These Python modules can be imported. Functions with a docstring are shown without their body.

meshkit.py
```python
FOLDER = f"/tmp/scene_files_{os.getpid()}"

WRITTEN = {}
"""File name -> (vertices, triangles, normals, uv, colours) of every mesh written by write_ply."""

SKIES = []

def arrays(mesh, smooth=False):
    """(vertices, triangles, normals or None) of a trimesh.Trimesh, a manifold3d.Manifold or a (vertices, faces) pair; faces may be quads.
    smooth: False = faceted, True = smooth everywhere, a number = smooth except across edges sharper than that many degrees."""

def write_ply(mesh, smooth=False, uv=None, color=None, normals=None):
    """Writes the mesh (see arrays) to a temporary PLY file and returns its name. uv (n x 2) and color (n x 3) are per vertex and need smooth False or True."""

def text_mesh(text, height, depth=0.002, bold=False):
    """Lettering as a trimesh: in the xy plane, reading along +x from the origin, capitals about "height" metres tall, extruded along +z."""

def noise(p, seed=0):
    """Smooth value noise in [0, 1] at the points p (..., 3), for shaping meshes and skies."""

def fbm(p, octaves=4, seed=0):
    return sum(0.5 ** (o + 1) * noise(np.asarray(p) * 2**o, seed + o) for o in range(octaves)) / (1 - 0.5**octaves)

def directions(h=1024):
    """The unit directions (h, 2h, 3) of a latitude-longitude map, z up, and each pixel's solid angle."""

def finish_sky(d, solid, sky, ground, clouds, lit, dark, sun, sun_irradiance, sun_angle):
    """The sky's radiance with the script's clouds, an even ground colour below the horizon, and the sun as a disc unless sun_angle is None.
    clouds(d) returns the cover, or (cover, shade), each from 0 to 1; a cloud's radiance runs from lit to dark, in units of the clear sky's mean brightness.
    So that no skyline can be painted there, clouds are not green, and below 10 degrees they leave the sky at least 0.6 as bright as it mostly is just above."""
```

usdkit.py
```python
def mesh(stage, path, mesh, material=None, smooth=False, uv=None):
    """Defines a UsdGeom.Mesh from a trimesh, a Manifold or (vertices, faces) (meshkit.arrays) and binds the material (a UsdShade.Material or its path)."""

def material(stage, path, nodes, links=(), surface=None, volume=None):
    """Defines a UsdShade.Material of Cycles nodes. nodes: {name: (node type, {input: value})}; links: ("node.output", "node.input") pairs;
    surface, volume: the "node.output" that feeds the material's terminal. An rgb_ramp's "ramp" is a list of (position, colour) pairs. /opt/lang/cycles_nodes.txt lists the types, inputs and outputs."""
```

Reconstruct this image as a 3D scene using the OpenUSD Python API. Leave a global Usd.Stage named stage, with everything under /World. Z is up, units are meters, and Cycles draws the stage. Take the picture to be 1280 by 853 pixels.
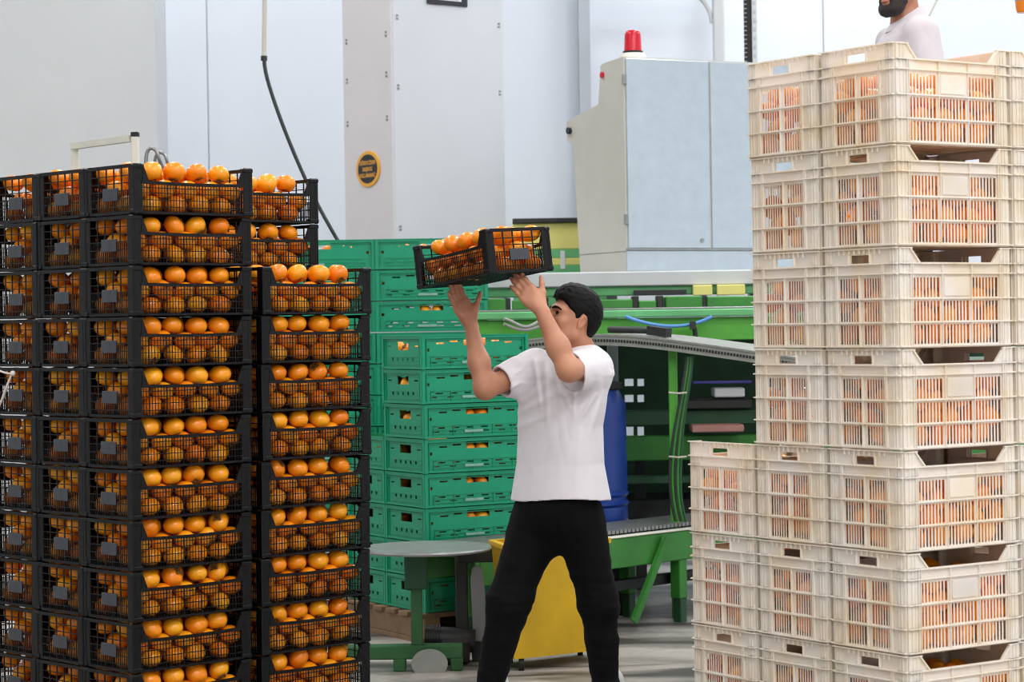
import math, random, numpy as np, trimesh, usdkit, meshkit
from pxr import Usd, UsdGeom, UsdLux, UsdShade, Gf, Sdf, Vt
from shapely.geometry import Polygon, box as sbox, Point
from shapely.ops import unary_union

stage = Usd.Stage.CreateInMemory()
UsdGeom.SetStageUpAxis(stage, 'Z'); UsdGeom.SetStageMetersPerUnit(stage, 1.0)
world = UsdGeom.Xform.Define(stage, '/World'); stage.SetDefaultPrim(world.GetPrim())
rng = random.Random(7); nrg = np.random.default_rng(7)

# ------------------------------------------------------------------ camera, exposure, lights
EYE, PITCH, ROLL, FPX = np.array([0, 0, 1.5]), math.atan(18.5 / 2844), 0.0155, 2844.0
_d = np.array([0, math.cos(PITCH), -math.sin(PITCH)]); _r0 = np.array([1.0, 0, 0]); _u0 = np.cross(_r0, _d)
_r = _r0 * math.cos(ROLL) - _u0 * math.sin(ROLL); _u = _u0 * math.cos(ROLL) + _r0 * math.sin(ROLL)
cam = UsdGeom.Camera.Define(stage, '/World/camera')
cam.CreateFocalLengthAttr(50.0); cam.CreateHorizontalApertureAttr(50.0 * 1280 / FPX)
cam.CreateFStopAttr(3.5); cam.CreateFocusDistanceAttr(8.9); cam.CreateExposureAttr(0.3)
cam.CreateClippingRangeAttr((0.1, 200))
cam.AddTransformOp().Set(Gf.Matrix4d(*_r, 0, *_u, 0, *(-_d), 0, *EYE, 1))

def rect_light(name, loc, w, h, power, color=(1, 1, 1)):
    l = UsdLux.RectLight.Define(stage, '/World/' + name)
    l.CreateWidthAttr(w); l.CreateHeightAttr(h); l.CreateIntensityAttr(power); l.CreateColorAttr(Gf.Vec3f(*color))
    l.AddTranslateOp().Set(Gf.Vec3d(*loc))
LAMPS = [(x, y) for x in (-6.0, -2.0, 2.0, 6.0) for y in (-2.0, 2.5, 7.0, 11.5, 15.0)]
for k, (x, y) in enumerate(LAMPS):
    far = y > 10
    rect_light(f'ceiling_lamp_light_{k:03d}', (x, y, 6.35), 0.5, 2.4, (19 if far else 14.5) * (1.15 if x > 0 else 0.85) * (2.65 if x > 0 and y < 4 else 1.0), (0.97, 0.985, 1.0) if far else (1.0, 0.985, 0.96))
dome = UsdLux.DomeLight.Define(stage, '/World/sky'); dome.CreateIntensityAttr(0.1)

# ------------------------------------------------------------------ materials
def lin(r, g, b):
    return tuple(((c / 255) / 12.92 if c / 255 <= 0.04045 else ((c / 255 + 0.055) / 1.055) ** 2.4) for c in (r, g, b))
M = {}
def plain(name, rgb, rough=0.5, var=0.12, scale=6.0, metal=0.0, bump=0.0, bscale=60, **kw):
    """base colour with a soft noise of wear"""
    c = np.array(lin(*rgb)); a, b = tuple(np.clip(c * (1 - var), 0, 1)), tuple(np.clip(c * (1 + var * 0.7), 0, 1))
    nodes = {'tc': ('texture_coordinate', {}), 'n': ('noise_texture', {'scale': scale, 'detail': 4.0, 'roughness': 0.6}),
             'r': ('rgb_ramp', {'ramp': [(0.3, a), (0.7, b)]}), 'p': ('principled_bsdf', {'roughness': rough, 'metallic': metal, **kw})}
    links = [('tc.object', 'n.vector'), ('n.fac', 'r.fac'), ('r.color', 'p.base_color')]
    if bump:
        nodes['nb'] = ('noise_texture', {'scale': bscale, 'detail': 3.0}); nodes['bp'] = ('bump', {'strength': bump, 'distance': 0.01})
        links += [('tc.object', 'nb.vector'), ('nb.fac', 'bp.height'), ('bp.normal', 'p.normal')]
    M[name] = usdkit.material(stage, '/World/Looks/' + name, nodes, links, surface='p.BSDF')
    return M[name]
plain('wall_panel', (226, 231, 240), 0.45, 0.03, 0.7)
plain('wall_grey', (205, 207, 208), 0.5, 0.04, 0.8)
plain('column_grey', (180, 185, 193), 0.5, 0.05, 1.5)
plain('ceiling', (225, 225, 222), 0.7, 0.04)
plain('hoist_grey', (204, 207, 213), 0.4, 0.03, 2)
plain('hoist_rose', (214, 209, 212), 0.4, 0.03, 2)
plain('beige_paint', (196, 193, 184), 0.4, 0.05, 3)
plain('white_paint', (202, 205, 206), 0.45, 0.06, 4)
plain('cream_paint', (222, 220, 208), 0.4, 0.06, 6)
plain('green_paint', (54, 132, 48), 0.42, 0.22, 5)
plain('green_bright', (88, 176, 62), 0.4, 0.14, 5)
plain('green_light', (104, 184, 120), 0.45, 0.14, 5)
plain('green_shaded', (44, 98, 52), 0.5, 0.25, 6)  # green paint made darker: the dimmer light near the floor is put into the colour
plain('green_dark', (34, 82, 52), 0.5, 0.25, 5)
plain('yellow_paint', (216, 172, 18), 0.42, 0.14, 5)
plain('yellow_pale', (232, 224, 130), 0.5, 0.06, 4)
plain('dark_metal', (38, 40, 40), 0.5, 0.3, 9)
plain('rubber_black', (22, 24, 24), 0.6, 0.2, 9)
plain('grey_plastic', (150, 152, 146), 0.5, 0.12, 12)
plain('galvanised', (196, 208, 214), 0.28, 0.06, 14, metal=0.75)
plain('steel', (150, 152, 150), 0.38, 0.2, 14, metal=0.6)
plain('barrel_blue', (24, 62, 150), 0.3, 0.12, 4)
plain('wood', (140, 112, 84), 0.7, 0.3, 9)
plain('black_plastic', (6, 7, 10), 0.42, 0.3, 14, specular_ior_level=0.3)
plain('label_plate', (62, 66, 74), 0.5, 0.25, 30)
plain('green_plastic', (10, 152, 112), 0.36, 0.1, 7, subsurface_weight=0.0)
plain('tag_grey', (130, 180, 165), 0.5, 0.2, 30)
plain('calyx', (120, 84, 40), 0.7, 0.4, 60)
plain('red_lens', (205, 16, 44), 0.18, 0.06, 8)
plain('orange_lens', (235, 130, 20), 0.2, 0.06, 8)
plain('sign_black', (30, 30, 40), 0.5, 0.05)
plain('sign_yellow', (232, 168, 60), 0.5, 0.05)
plain('paper', (225, 225, 230), 0.6, 0.04)
plain('cable_blue', (90, 150, 215), 0.45, 0.1)
plain('cable_black', (40, 46, 44), 0.5, 0.2)
plain('cable_white', (196, 192, 180), 0.5, 0.1)
plain('lamp_tube', (240, 240, 240), 0.4, 0.02)
plain('lilac', (110, 100, 205), 0.4, 0.1)
plain('card_pink', (205, 150, 140), 0.7, 0.1)
plain('twine', (226, 214, 206), 0.7, 0.1)
plain('shirt', (236, 232, 238), 0.8, 0.02, 20, bump=0.12, bscale=900, sheen_weight=0.15)
plain('shirt_polo', (216, 208, 214), 0.8, 0.03, 20, bump=0.12, bscale=900)
plain('trousers', (9, 9, 12), 0.9, 0.2, 10, specular_ior_level=0.2)
plain('hair', (9, 8, 8), 0.55, 0.4, 120, bump=0.35, bscale=300, specular_ior_level=0.18)
plain('beard', (40, 30, 27), 0.6, 0.3, 160, bump=0.5, bscale=400)
plain('eye_white', (225, 218, 212), 0.2, 0.02)
plain('iris', (40, 24, 16), 0.15, 0.1)
plain('lip', (172, 100, 88), 0.45, 0.1, 60)
plain('shoe', (215, 215, 215), 0.6, 0.05)
def skin(name, rgb, dark):
    a, b = lin(*dark), lin(*rgb)
    M[name] = usdkit.material(stage, '/World/Looks/' + name, {
        'tc': ('texture_coordinate', {}), 'n': ('noise_texture', {'scale': 9.0, 'detail': 5.0}), 'r': ('rgb_ramp', {'ramp': [(0.3, a), (0.65, b)]}),
        'nb': ('noise_texture', {'scale': 240.0, 'detail': 2.0}), 'bp': ('bump', {'strength': 0.12, 'distance': 0.004}),
        'p': ('principled_bsdf', {'roughness': 0.5, 'subsurface_weight': 0.12, 'subsurface_scale': 0.008, 'subsurface_radius': (1.0, 0.35, 0.2)})},
        [('tc.object', 'n.vector'), ('n.fac', 'r.fac'), ('r.color', 'p.base_color'), ('tc.object', 'nb.vector'), ('nb.fac', 'bp.height'), ('bp.normal', 'p.normal')], surface='p.BSDF')
skin('skin', (203, 146, 116), (186, 126, 98)); skin('skin_tan', (190, 130, 104), (168, 110, 86))
# persimmon skin: varies from fruit to fruit, glossy
M['persimmon'] = usdkit.material(stage, '/World/Looks/persimmon', {
    'oi': ('object_info', {}), 'tc': ('texture_coordinate', {}), 'n': ('noise_texture', {'scale': 16.0, 'detail': 3.0}),
    'ad': ('math', {'math_type': 'multiply_add', 'value2': 0.35, 'value3': 0.0}), 'su': ('math', {'math_type': 'multiply_add', 'value2': 0.65}),
    'r': ('rgb_ramp', {'ramp': [(0.1, lin(240, 122, 8)), (0.5, lin(252, 152, 14)), (0.95, lin(255, 178, 30))]}),
    'p': ('principled_bsdf', {'roughness': 0.3, 'subsurface_weight': 0.08, 'subsurface_scale': 0.01, 'coat_weight': 0.15})},
    [('tc.object', 'n.vector'), ('n.fac', 'ad.value1'), ('oi.random', 'su.value1'), ('ad.value', 'su.value3'), ('su.value', 'r.fac'), ('r.color', 'p.base_color')], surface='p.BSDF')
# cream crate plastic: thin, lets some light through, stained
_c0, _c1, _c2 = lin(253, 248, 241), lin(250, 240, 221), lin(230, 206, 152)
M['cream_plastic'] = usdkit.material(stage, '/World/Looks/cream_plastic', {
    'g': ('geometry', {}), 'n': ('noise_texture', {'scale': 5.0, 'detail': 6.0, 'roughness': 0.65}), 'r': ('rgb_ramp', {'ramp': [(0.42, _c0), (0.62, _c1), (0.85, _c2)]}),
    'p': ('principled_bsdf', {'roughness': 0.42}), 't': ('translucent_bsdf', {}), 'm': ('mix_closure', {'fac': 0.4})},
    [('g.position', 'n.vector'), ('n.fac', 'r.fac'), ('r.color', 'p.base_color'), ('r.color', 't.color'), ('p.BSDF', 'm.closure1'), ('t.BSDF', 'm.closure2')], surface='m.closure')
# concrete floor: pale, with broad dark damp patches and grain
M['floor'] = usdkit.material(stage, '/World/Looks/floor', {
    'g': ('geometry', {}), 'mp': ('mapping', {'scale': (0.55, 1.5, 1.0), 'location': (0.7, 0.35, 0)}), 'n': ('noise_texture', {'scale': 1.5, 'detail': 3.0, 'distortion': 0.6}),
    'r': ('rgb_ramp', {'ramp': [(0.40, lin(84, 80, 76)), (0.46, lin(138, 133, 128)), (0.57, lin(194, 187, 180))]}),
    'n2': ('noise_texture', {'scale': 22.0, 'detail': 5.0}), 'r2': ('rgb_ramp', {'ramp': [(0.3, (0.78, 0.78, 0.78)), (0.7, (1.0, 1.0, 1.0))]}),
    'mx': ('mix', {'mix_type': 'multiply', 'fac': 1.0}), 'p': ('principled_bsdf', {'roughness': 0.42})},
    [('g.position', 'mp.vector'), ('mp.vector', 'n.vector'), ('n.fac', 'r.fac'), ('g.position', 'n2.vector'), ('n2.fac', 'r2.fac'), ('r.color', 'mx.color1'), ('r2.color', 'mx.color2'), ('mx.color', 'p.base_color')], surface='p.BSDF')

# ------------------------------------------------------------------ helpers
taken = set()
def numbered(parent, name):
    n, k = name, 0
    while (parent, n) in taken:
        k += 1; n = f'{name}_{k:03d}'
    taken.add((parent, n)); return n
def tag(p, label=None, cat=None, group=None, kind=None):
    for k, v in (('label', label), ('category', cat), ('group', group), ('kind', kind)):
        if v: p.SetCustomDataByKey(k, v)
    return p
def mat4(loc=(0, 0, 0), cols=None, rz=0.0):
    m = np.eye(4)
    if cols is None:
        c, s = math.cos(rz), math.sin(rz); cols = np.array([[c, -s, 0], [s, c, 0], [0, 0, 1.0]])
    m[:3, :3] = cols; m[:3, 3] = loc; return m
def setm(x, m):
    op = UsdGeom.Xformable(x).MakeMatrixXform(); op.Set(Gf.Matrix4d(*np.asarray(m).T.ravel()))
def thing(name, label, cat, m=None, group=None, kind=None):
    x = UsdGeom.Xform.Define(stage, '/World/' + numbered('/World', name))
    setm(x, np.eye(4) if m is None else m); return tag(x.GetPrim(), label, cat, group, kind)
def dup(root, m, label, group=None, name=None):
    was = root.GetCustomData()
    r = thing(name or root.GetName(), label, was['category'], m, group or was.get('group'))
    r.GetReferences().AddInternalReference(root.GetPath()); r.SetInstanceable(True); return r
def obj(name, mesh, mat, parent=None, smooth=False, label=None, cat=None, group=None, kind=None):
    path = str(parent.GetPath()) if parent else '/World'
    if isinstance(mesh, (list, MB)): mesh = mesh.get() if isinstance(mesh, MB) else trimesh.util.concatenate(mesh)
    p = usdkit.mesh(stage, path + '/' + numbered(path, name), mesh, M[mat], smooth=smooth).GetPrim()
    return tag(p, label, cat, group, kind)
BOXF = np.array([[0,2,1],[1,2,3],[4,5,6],[5,7,6],[0,1,4],[1,5,4],[2,6,3],[3,6,7],[0,4,2],[2,4,6],[1,3,5],[3,7,5]])
class MB:
    def __init__(s): s.v, s.f, s.n = [], [], 0
    def add(s, v, f):
        s.v.append(np.asarray(v, float)); s.f.append(np.asarray(f) + s.n); s.n += len(v); return s
    def mesh(s, m): return s.add(m.vertices, m.faces)
    def box(s, x0, x1, y0, y1, z0, z1):
        v = np.array([[x, y, z] for z in (z0, z1) for y in (y0, y1) for x in (x0, x1)]); return s.add(v, BOXF)
    def bev(s, x0, x1, y0, y1, z0, z1, b=0.006):
        import manifold3d as m3
        pts = [[x, y, z] for sx, X in ((1, x0), (-1, x1)) for sy, Y in ((1, y0), (-1, y1)) for sz, Z in ((1, z0), (-1, z1))
               for x, y, z in ((X, Y + sy*b, Z + sz*b), (X + sx*b, Y, Z + sz*b), (X + sx*b, Y + sy*b, Z))]
        h = m3.Manifold.hull_points(np.array(pts)).to_mesh(); return s.add(h.vert_properties[:, :3], h.tri_verts)
    def bar(s, a, b, w, h=None, up=(0, 0, 1)):
        a, b = np.array(a, float), np.array(b, float); t = (b - a) / np.linalg.norm(b - a); h = h or w
        sd = np.cross(t, up); 
        if np.linalg.norm(sd) < 1e-6: sd = np.cross(t, (0, 1, 0))
        sd /= np.linalg.norm(sd); u = np.cross(sd, t)
        v = [p + sd * i * w / 2 + u * j * h / 2 for p in (a, b) for j in (-1, 1) for i in (-1, 1)]
        return s.add(v, BOXF)
    def tube(s, pts, r, n=10):
        p = np.asarray(pts, float); t = np.gradient(p, axis=0); t /= np.linalg.norm(t, axis=1, keepdims=True)
        ref = np.array([0, 0, 1.0]) if abs(t[:, 2]).max() < 0.95 else np.array([0.3, 1.0, 0.05])
        a = np.cross(t, ref); a /= np.linalg.norm(a, axis=1, keepdims=True) + 1e-9; b = np.cross(t, a)
        an = np.arange(n) * 2 * np.pi / n; rr = np.broadcast_to(r, (len(p),))[:, None, None]
        v = p[:, None] + rr * (np.cos(an)[None, :, None] * a[:, None] + np.sin(an)[None, :, None] * b[:, None])
        f = []
        for i in range(len(p) - 1):
            for j in range(n):
                q = [i*n+j, i*n+(j+1) % n, (i+1)*n+(j+1) % n, (i+1)*n+j]; f += [[q[0], q[1], q[2]], [q[0], q[2], q[3]]]
        k = len(p) * n; vv = np.vstack([v.reshape(-1, 3), p[0], p[-1]])
        for j in range(n): f += [[k, (j+1) % n, j], [k+1, (len(p)-1)*n+j, (len(p)-1)*n+(j+1) % n]]
        return s.add(vv, f)
    def lathe(s, prof, at=(0, 0, 0), n=32):
        pr = np.asarray(prof, float); an = np.arange(n) * 2 * np.pi / n
        v = np.stack([pr[:, None, 0] * np.cos(an), pr[:, None, 0] * np.sin(an), np.broadcast_to(pr[:, None, 1], (len(pr), n))], -1).reshape(-1, 3) + at
        f = []
        for i in range(len(pr) - 1):
            for j in range(n):
                q = [i*n+j, i*n+(j+1) % n, (i+1)*n+(j+1) % n, (i+1)*n+j]; f += [[q[0], q[1], q[2]], [q[0], q[2], q[3]]]
        return s.add(v, f)
    def plate(s, poly, th, cols, at):
        """shapely polygon in (u, v), extruded by th along w; cols = 3 axes as columns"""
        m = trimesh.creation.extrude_polygon(poly, th, engine='earcut')
        return s.add(m.vertices @ np.asarray(cols).T + at, m.faces if np.linalg.det(cols) > 0 else m.faces[:, ::-1])
    def xf(s, m):
        m = np.asarray(m); s.v = [v @ m[:3, :3].T + m[:3, 3] for v in s.v]; return s
    def get(s): return np.vstack(s.v), np.vstack(s.f)
def spline(pts, n=24):
    from scipy.interpolate import CubicSpline
    p = np.asarray(pts, float); t = np.r_[0, np.cumsum(np.linalg.norm(np.diff(p, axis=0), axis=1))]
    return CubicSpline(t, p)(np.linspace(0, t[-1], n))
ORD = ['first', 'second', 'third', 'fourth', 'fifth', 'sixth', 'seventh', 'eighth', 'ninth', 'tenth', 'eleventh', 'twelfth']

# ------------------------------------------------------------------ the hall
obj('floor', MB().box(-9, 9, -5, 18, -0.2, 0), 'floor', kind='structure')
obj('ceiling', MB().box(-9, 9, -5, 18, 6.6, 6.7), 'ceiling', kind='structure')
WY = 16.3
wb = thing('wall_back', None, None, kind='structure')
obj('core', MB().box(-2.45, 9, WY + 0.03, WY + 0.2, 0, 6.6), 'wall_panel', wb)
for a, b in ((-2.45, -2.15), (-2.15, 2.262), (2.262, 4.5), (4.5, 6.7), (6.7, 9.0)):
    obj('panel', MB().bev(a + 0.004, b - 0.004, WY, WY + 0.04, 0.0, 6.6, 0.004), 'wall_panel', wb)
wl = thing('wall_left', None, None, kind='structure')
obj('corner_block', MB().box(-9, -2.444, 15.8, 16.4, 0, 6.6), 'wall_grey', wl)
obj('side_panel', MB().box(-9.1, -9, -5, 16, 0, 6.6), 'wall_grey', wl)
obj('wall_right', MB().box(9, 9.1, -5, 18, 0, 6.6), 'wall_panel', kind='structure')
obj('wall_front', MB().box(-9, 9, -5.1, -5, 0, 6.6), 'wall_panel', kind='structure')
# steel column, door frame and fittings against the back wall
def at(px, py, Y):                      # a picture direction turned into a point at depth Y, used to read off sizes
    v = _d + _r * (px - 640) / FPX + _u * (426.5 - py) / FPX; return EYE + v * (Y / v[1])
t = thing('steel_column', 'pale grey steel column on the white back wall, between tall cabinet and red beacon', 'column', mat4((0.545, 16.1, 0)))
mb = MB().box(-0.04, 0.04, -0.006, 0.006, 0, 6.6).box(-0.04, 0.04, 0.15, 0.162, 0, 6.6); obj('flange', mb, 'column_grey', t)
obj('web', MB().box(-0.006, 0.006, 0.006, 0.15, 0, 6.6), 'column_grey', t)
t = thing('pipe_frame', 'white pipe frame with a curved corner brace on the wall above the control cabinet', 'frame', mat4((0, 15.9, 0)))
x0 = at(898, 30, 15.9)[0]; zt = at(800, 0, 15.9)[2]
obj('post', MB().bev(x0 - 0.04, x0 + 0.04, -0.04, 0.04, 0, zt + 0.5, 0.01), 'wall_grey', t)
obj('top_rail', MB().bev(x0 - 0.75, x0 - 0.04, -0.04, 0.04, zt + 0.02, zt + 0.1, 0.01), 'wall_grey', t)
obj('brace', MB().tube(spline([(x0 - 0.14, 0, zt + 0.02), (x0 - 0.075, 0, zt - 0.06), (x0 - 0.045, 0, zt - 0.17)], 10), 0.015), 'wall_grey', t)

# ------------------------------------------------------------------ persimmons
def fruit_mesh():
    n, m = 20, 11; v = []
    for i in range(m):
        th = math.pi * i / (m - 1)
        for j in range(n):
            ph = 2 * math.pi * j / n; sq = 1 + 0.035 * math.cos(4 * ph) * math.sin(th) ** 2
            r = math.sin(th) ** 0.88 * 0.0385 * sq; z = 0.0305 * math.cos(th)
            if th < 0.6: z -= 0.006 * (1 - th / 0.6) ** 2
            v.append((r * math.cos(ph), r * math.sin(ph), z))
    f = []
    for i in range(m - 1):
        for j in range(n):
            a, b, c, d = i*n+j, i*n+(j+1) % n, (i+1)*n+(j+1) % n, (i+1)*n+j
            f += [(a, d, c), (a, c, b)]
    mm = trimesh.Trimesh(np.array(v), np.array(f), process=True); mm.merge_vertices(); return mm
FRUIT = fruit_mesh()
def calyx_mesh():
    mb = MB()
    for k in range(4):
        a = k * math.pi / 2 + 0.3; c, s = math.cos(a), math.sin(a)
        P = lambda r, w, z: (r * c - w * s, r * s + w * c, z)
        pts = [P(0, 0, 0.0272), P(0.009, 0.008, 0.0285), P(0.019, 0.003, 0.0292), P(0.021, 0, 0.0305), P(0.019, -0.003, 0.0292), P(0.009, -0.008, 0.0285)]
        up = [(x, y, z + 0.0016) for x, y, z in pts]
        f = [(0, i, i + 1) for i in range(1, 5)]; g = [(6, i + 7, i + 6) for i in range(1, 5)]
        e = [q for i in range(6) for q in ((i, (i + 1) % 6, i + 6), ((i + 1) % 6, (i + 1) % 6 + 6, i + 6))]
        mb.add(pts + up, [(a, c, b) for a, b, c in f] + [(a, c, b) for a, b, c in g] + e)
    mb.lathe([(0.0001, 0.033), (0.003, 0.0325), (0.0028, 0.027)], n=6)
    return mb
fruit_first = None
loose = []           # matrices of the fruit that shows too little to pick apart
def fruit_rot(lie):
    """random turn; lie = how far the stalk end is tipped over"""
    a, b, c = rng.uniform(0, 6.28), lie, rng.uniform(0, 6.28)
    R = trimesh.transformations.euler_matrix
    return (R(0, 0, c) @ R(b, 0, 0) @ R(0, 0, a))[:3, :3]
def fruit(m, label, group):
    global fruit_first
    if fruit_first is None:
        fruit_first = thing('persimmon', label, 'persimmon', m, group)
        obj('skin', FRUIT, 'persimmon', fruit_first, smooth=True); obj('calyx', calyx_mesh(), 'calyx', fruit_first)
    else: dup(fruit_first, m, label, group)

# ------------------------------------------------------------------ black field crate  (x along the long side, y along the short side, origin mid-bottom)
BL, BW, BH = 0.505, 0.300, 0.1745
def black_crate(m, label, group):
    t = thing('black_crate', label, 'crate', m, group); hx, hy = BL / 2, BW / 2; dip = 0.116
    for sx in (-1, 1):
        for sy in (-1, 1):
            mb = MB(); X, Y = sx * hx, sy * hy
            mb.bev(min(X, X - sx*0.036), max(X, X - sx*0.036), min(Y, Y - sy*0.006), max(Y, Y - sy*0.006), 0.002, BH, 0.002)
            mb.bev(min(X, X - sx*0.006), max(X, X - sx*0.006), min(Y, Y - sy*0.034), max(Y, Y - sy*0.034), 0.002, BH, 0.002)
            mb.bev(min(X + sx*0.003, X - sx*0.012), max(X + sx*0.003, X - sx*0.012), min(Y + sy*0.003, Y - sy*0.012), max(Y + sy*0.003, Y - sy*0.012), 0.0, BH, 0.003)
            for z in (0.004, 0.158):
                mb.bev(min(X + sx*0.004, X - sx*0.04), max(X + sx*0.004, X - sx*0.04), min(Y + sy*0.004, Y - sy*0.02), max(Y + sy*0.004, Y - sy*0.02), z, z + 0.014, 0.002)
            # sloping gusset towards the dip of the long side
            g = Polygon([(0.036, dip), (0.062, dip), (0.040, BH - 0.006), (0.036, BH - 0.006)])
            mb.plate(g, 0.006, np.array([[-sx, 0, 0], [0, 0, -sy], [0, 1, 0]]).astype(float), (X, Y, 0))
            obj('corner_post', mb, 'black_plastic', t)
    for sy in (-1, 1):
        y = sy * (hy - 0.003); mb = MB()
        n = 20                                                              # the rim sags a little
        for i in range(n):
            u0, u1 = -hx + 0.03 + (BL - 0.06) * i / n, -hx + 0.03 + (BL - 0.06) * (i + 1) / n
            s0, s1 = (dip - 0.004 * math.sin(math.pi * k / n) for k in (i, i + 1))
            mb.bar((u0, y, s0 - 0.005), (u1, y, s1 - 0.005), 0.010, 0.011)
        for z in (0.026, 0.050, 0.074, 0.092): mb.box(-hx + 0.03, hx - 0.03, y - 0.0022, y + 0.0022, z - 0.0014, z + 0.0014)
        mb.box(-hx + 0.03, hx - 0.03, y - 0.004, y + 0.004, 0.002, 0.010)
        for k in range(35):
            x = -hx + 0.042 + k * (BL - 0.084) / 34; w = 0.0018 if k % 6 == 2 else 0.0006
            mb.box(x - w, x + w, y - 0.0016, y + 0.0016, 0.006, dip - 0.006)
        obj('long_side', mb, 'black_plastic', t)
    for sx in (-1, 1):
        x = sx * (hx - 0.003); mb = MB()
        mb.box(x - 0.006, x + 0.006, -hy + 0.02, hy - 0.02, BH - 0.013, BH - 0.001)
        for z in (0.028, 0.056, 0.084, 0.110, 0.136): mb.box(x - 0.002, x + 0.002, -hy + 0.03, hy - 0.03, z - 0.0015, z + 0.0015)
        mb.box(x - 0.004, x + 0.004, -hy + 0.03, hy - 0.03, 0.002, 0.012)
        for k in range(21):
            y = -hy + 0.034 + k * (BW - 0.068) / 20; thick = k % 4 == 0; w = 0.0026 if thick else 0.0009
            mb.box(x - 0.0016, x + 0.0016, y - w, y + w, 0.006, (BH - 0.01) if thick else 0.086)
        obj('short_side', mb, 'black_plastic', t)
        obj('label_plate', MB().bev(x - 0.003, x + 0.0045, -0.046, 0.046, 0.050, 0.094, 0.0015), 'label_plate', t, label='dark grey label plate')
    mb = MB()
    for k in range(15): y = -hy + 0.012 + k * (BW - 0.024) / 14; mb.box(-hx + 0.006, hx - 0.006, y - 0.005, y + 0.005, 0.0035, 0.0075)
    for k in range(17): x = -hx + 0.012 + k * (BL - 0.024) / 16; mb.box(x - 0.004, x + 0.004, -hy + 0.006, hy - 0.006, 0.002, 0.006)
    obj('base_grid', mb, 'black_plastic', t)
    return t
def crate_fill(m, near_long, near_short, named=None, heap=0.0, base_label=''):
    """three quincunx layers; the front row behind the long side (y < 0) is named fruit by fruit when `named` says so; the rest is loose.
    near_long / near_short: which sides can be looked through"""
    for L in range(3):
        for r in range(4):
            odd = (L + r) % 2; xs = [-0.196, -0.098, 0, 0.098, 0.196] if odd else [-0.147, -0.049, 0.049, 0.147]
            for k, x in enumerate(xs):
                y = -0.0985 + 0.0655 * r; z = 0.039 + 0.0515 * L + (heap if L == 2 else 0)
                sc = rng.uniform(0.93, 1.06)
                lie = rng.choice([2.5, 2.8, 3.0, 3.1]) + rng.uniform(-0.2, 0.2)
                if L == 2: lie = rng.choice([0.9, 2.5, 2.5, 2.7, 2.8, 2.8, 2.9, 3.0, 3.0, 3.1, 3.1])
                jx, jy = rng.uniform(-0.006, 0.006), rng.uniform(-0.003, 0.003)
                mm = m @ mat4((x + jx, y + jy, z + rng.uniform(-0.003, 0.003)), fruit_rot(lie) * sc)
                if named and named(L, r): fruit(mm, *named(L, r)(k, len(xs)))
                else: loose.append(mm)
def row_names(where):
    """labels for the front rows: counted from the left along the long side"""
    def pick(L, r):
        if r: return None
        row = ('bottom row', 'middle row', 'top row')[L]
        return lambda k, n: (f'orange persimmon, {ORD[k]} from left, front {row}, {where}', f'persimmons in {where}')
    return pick

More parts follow.
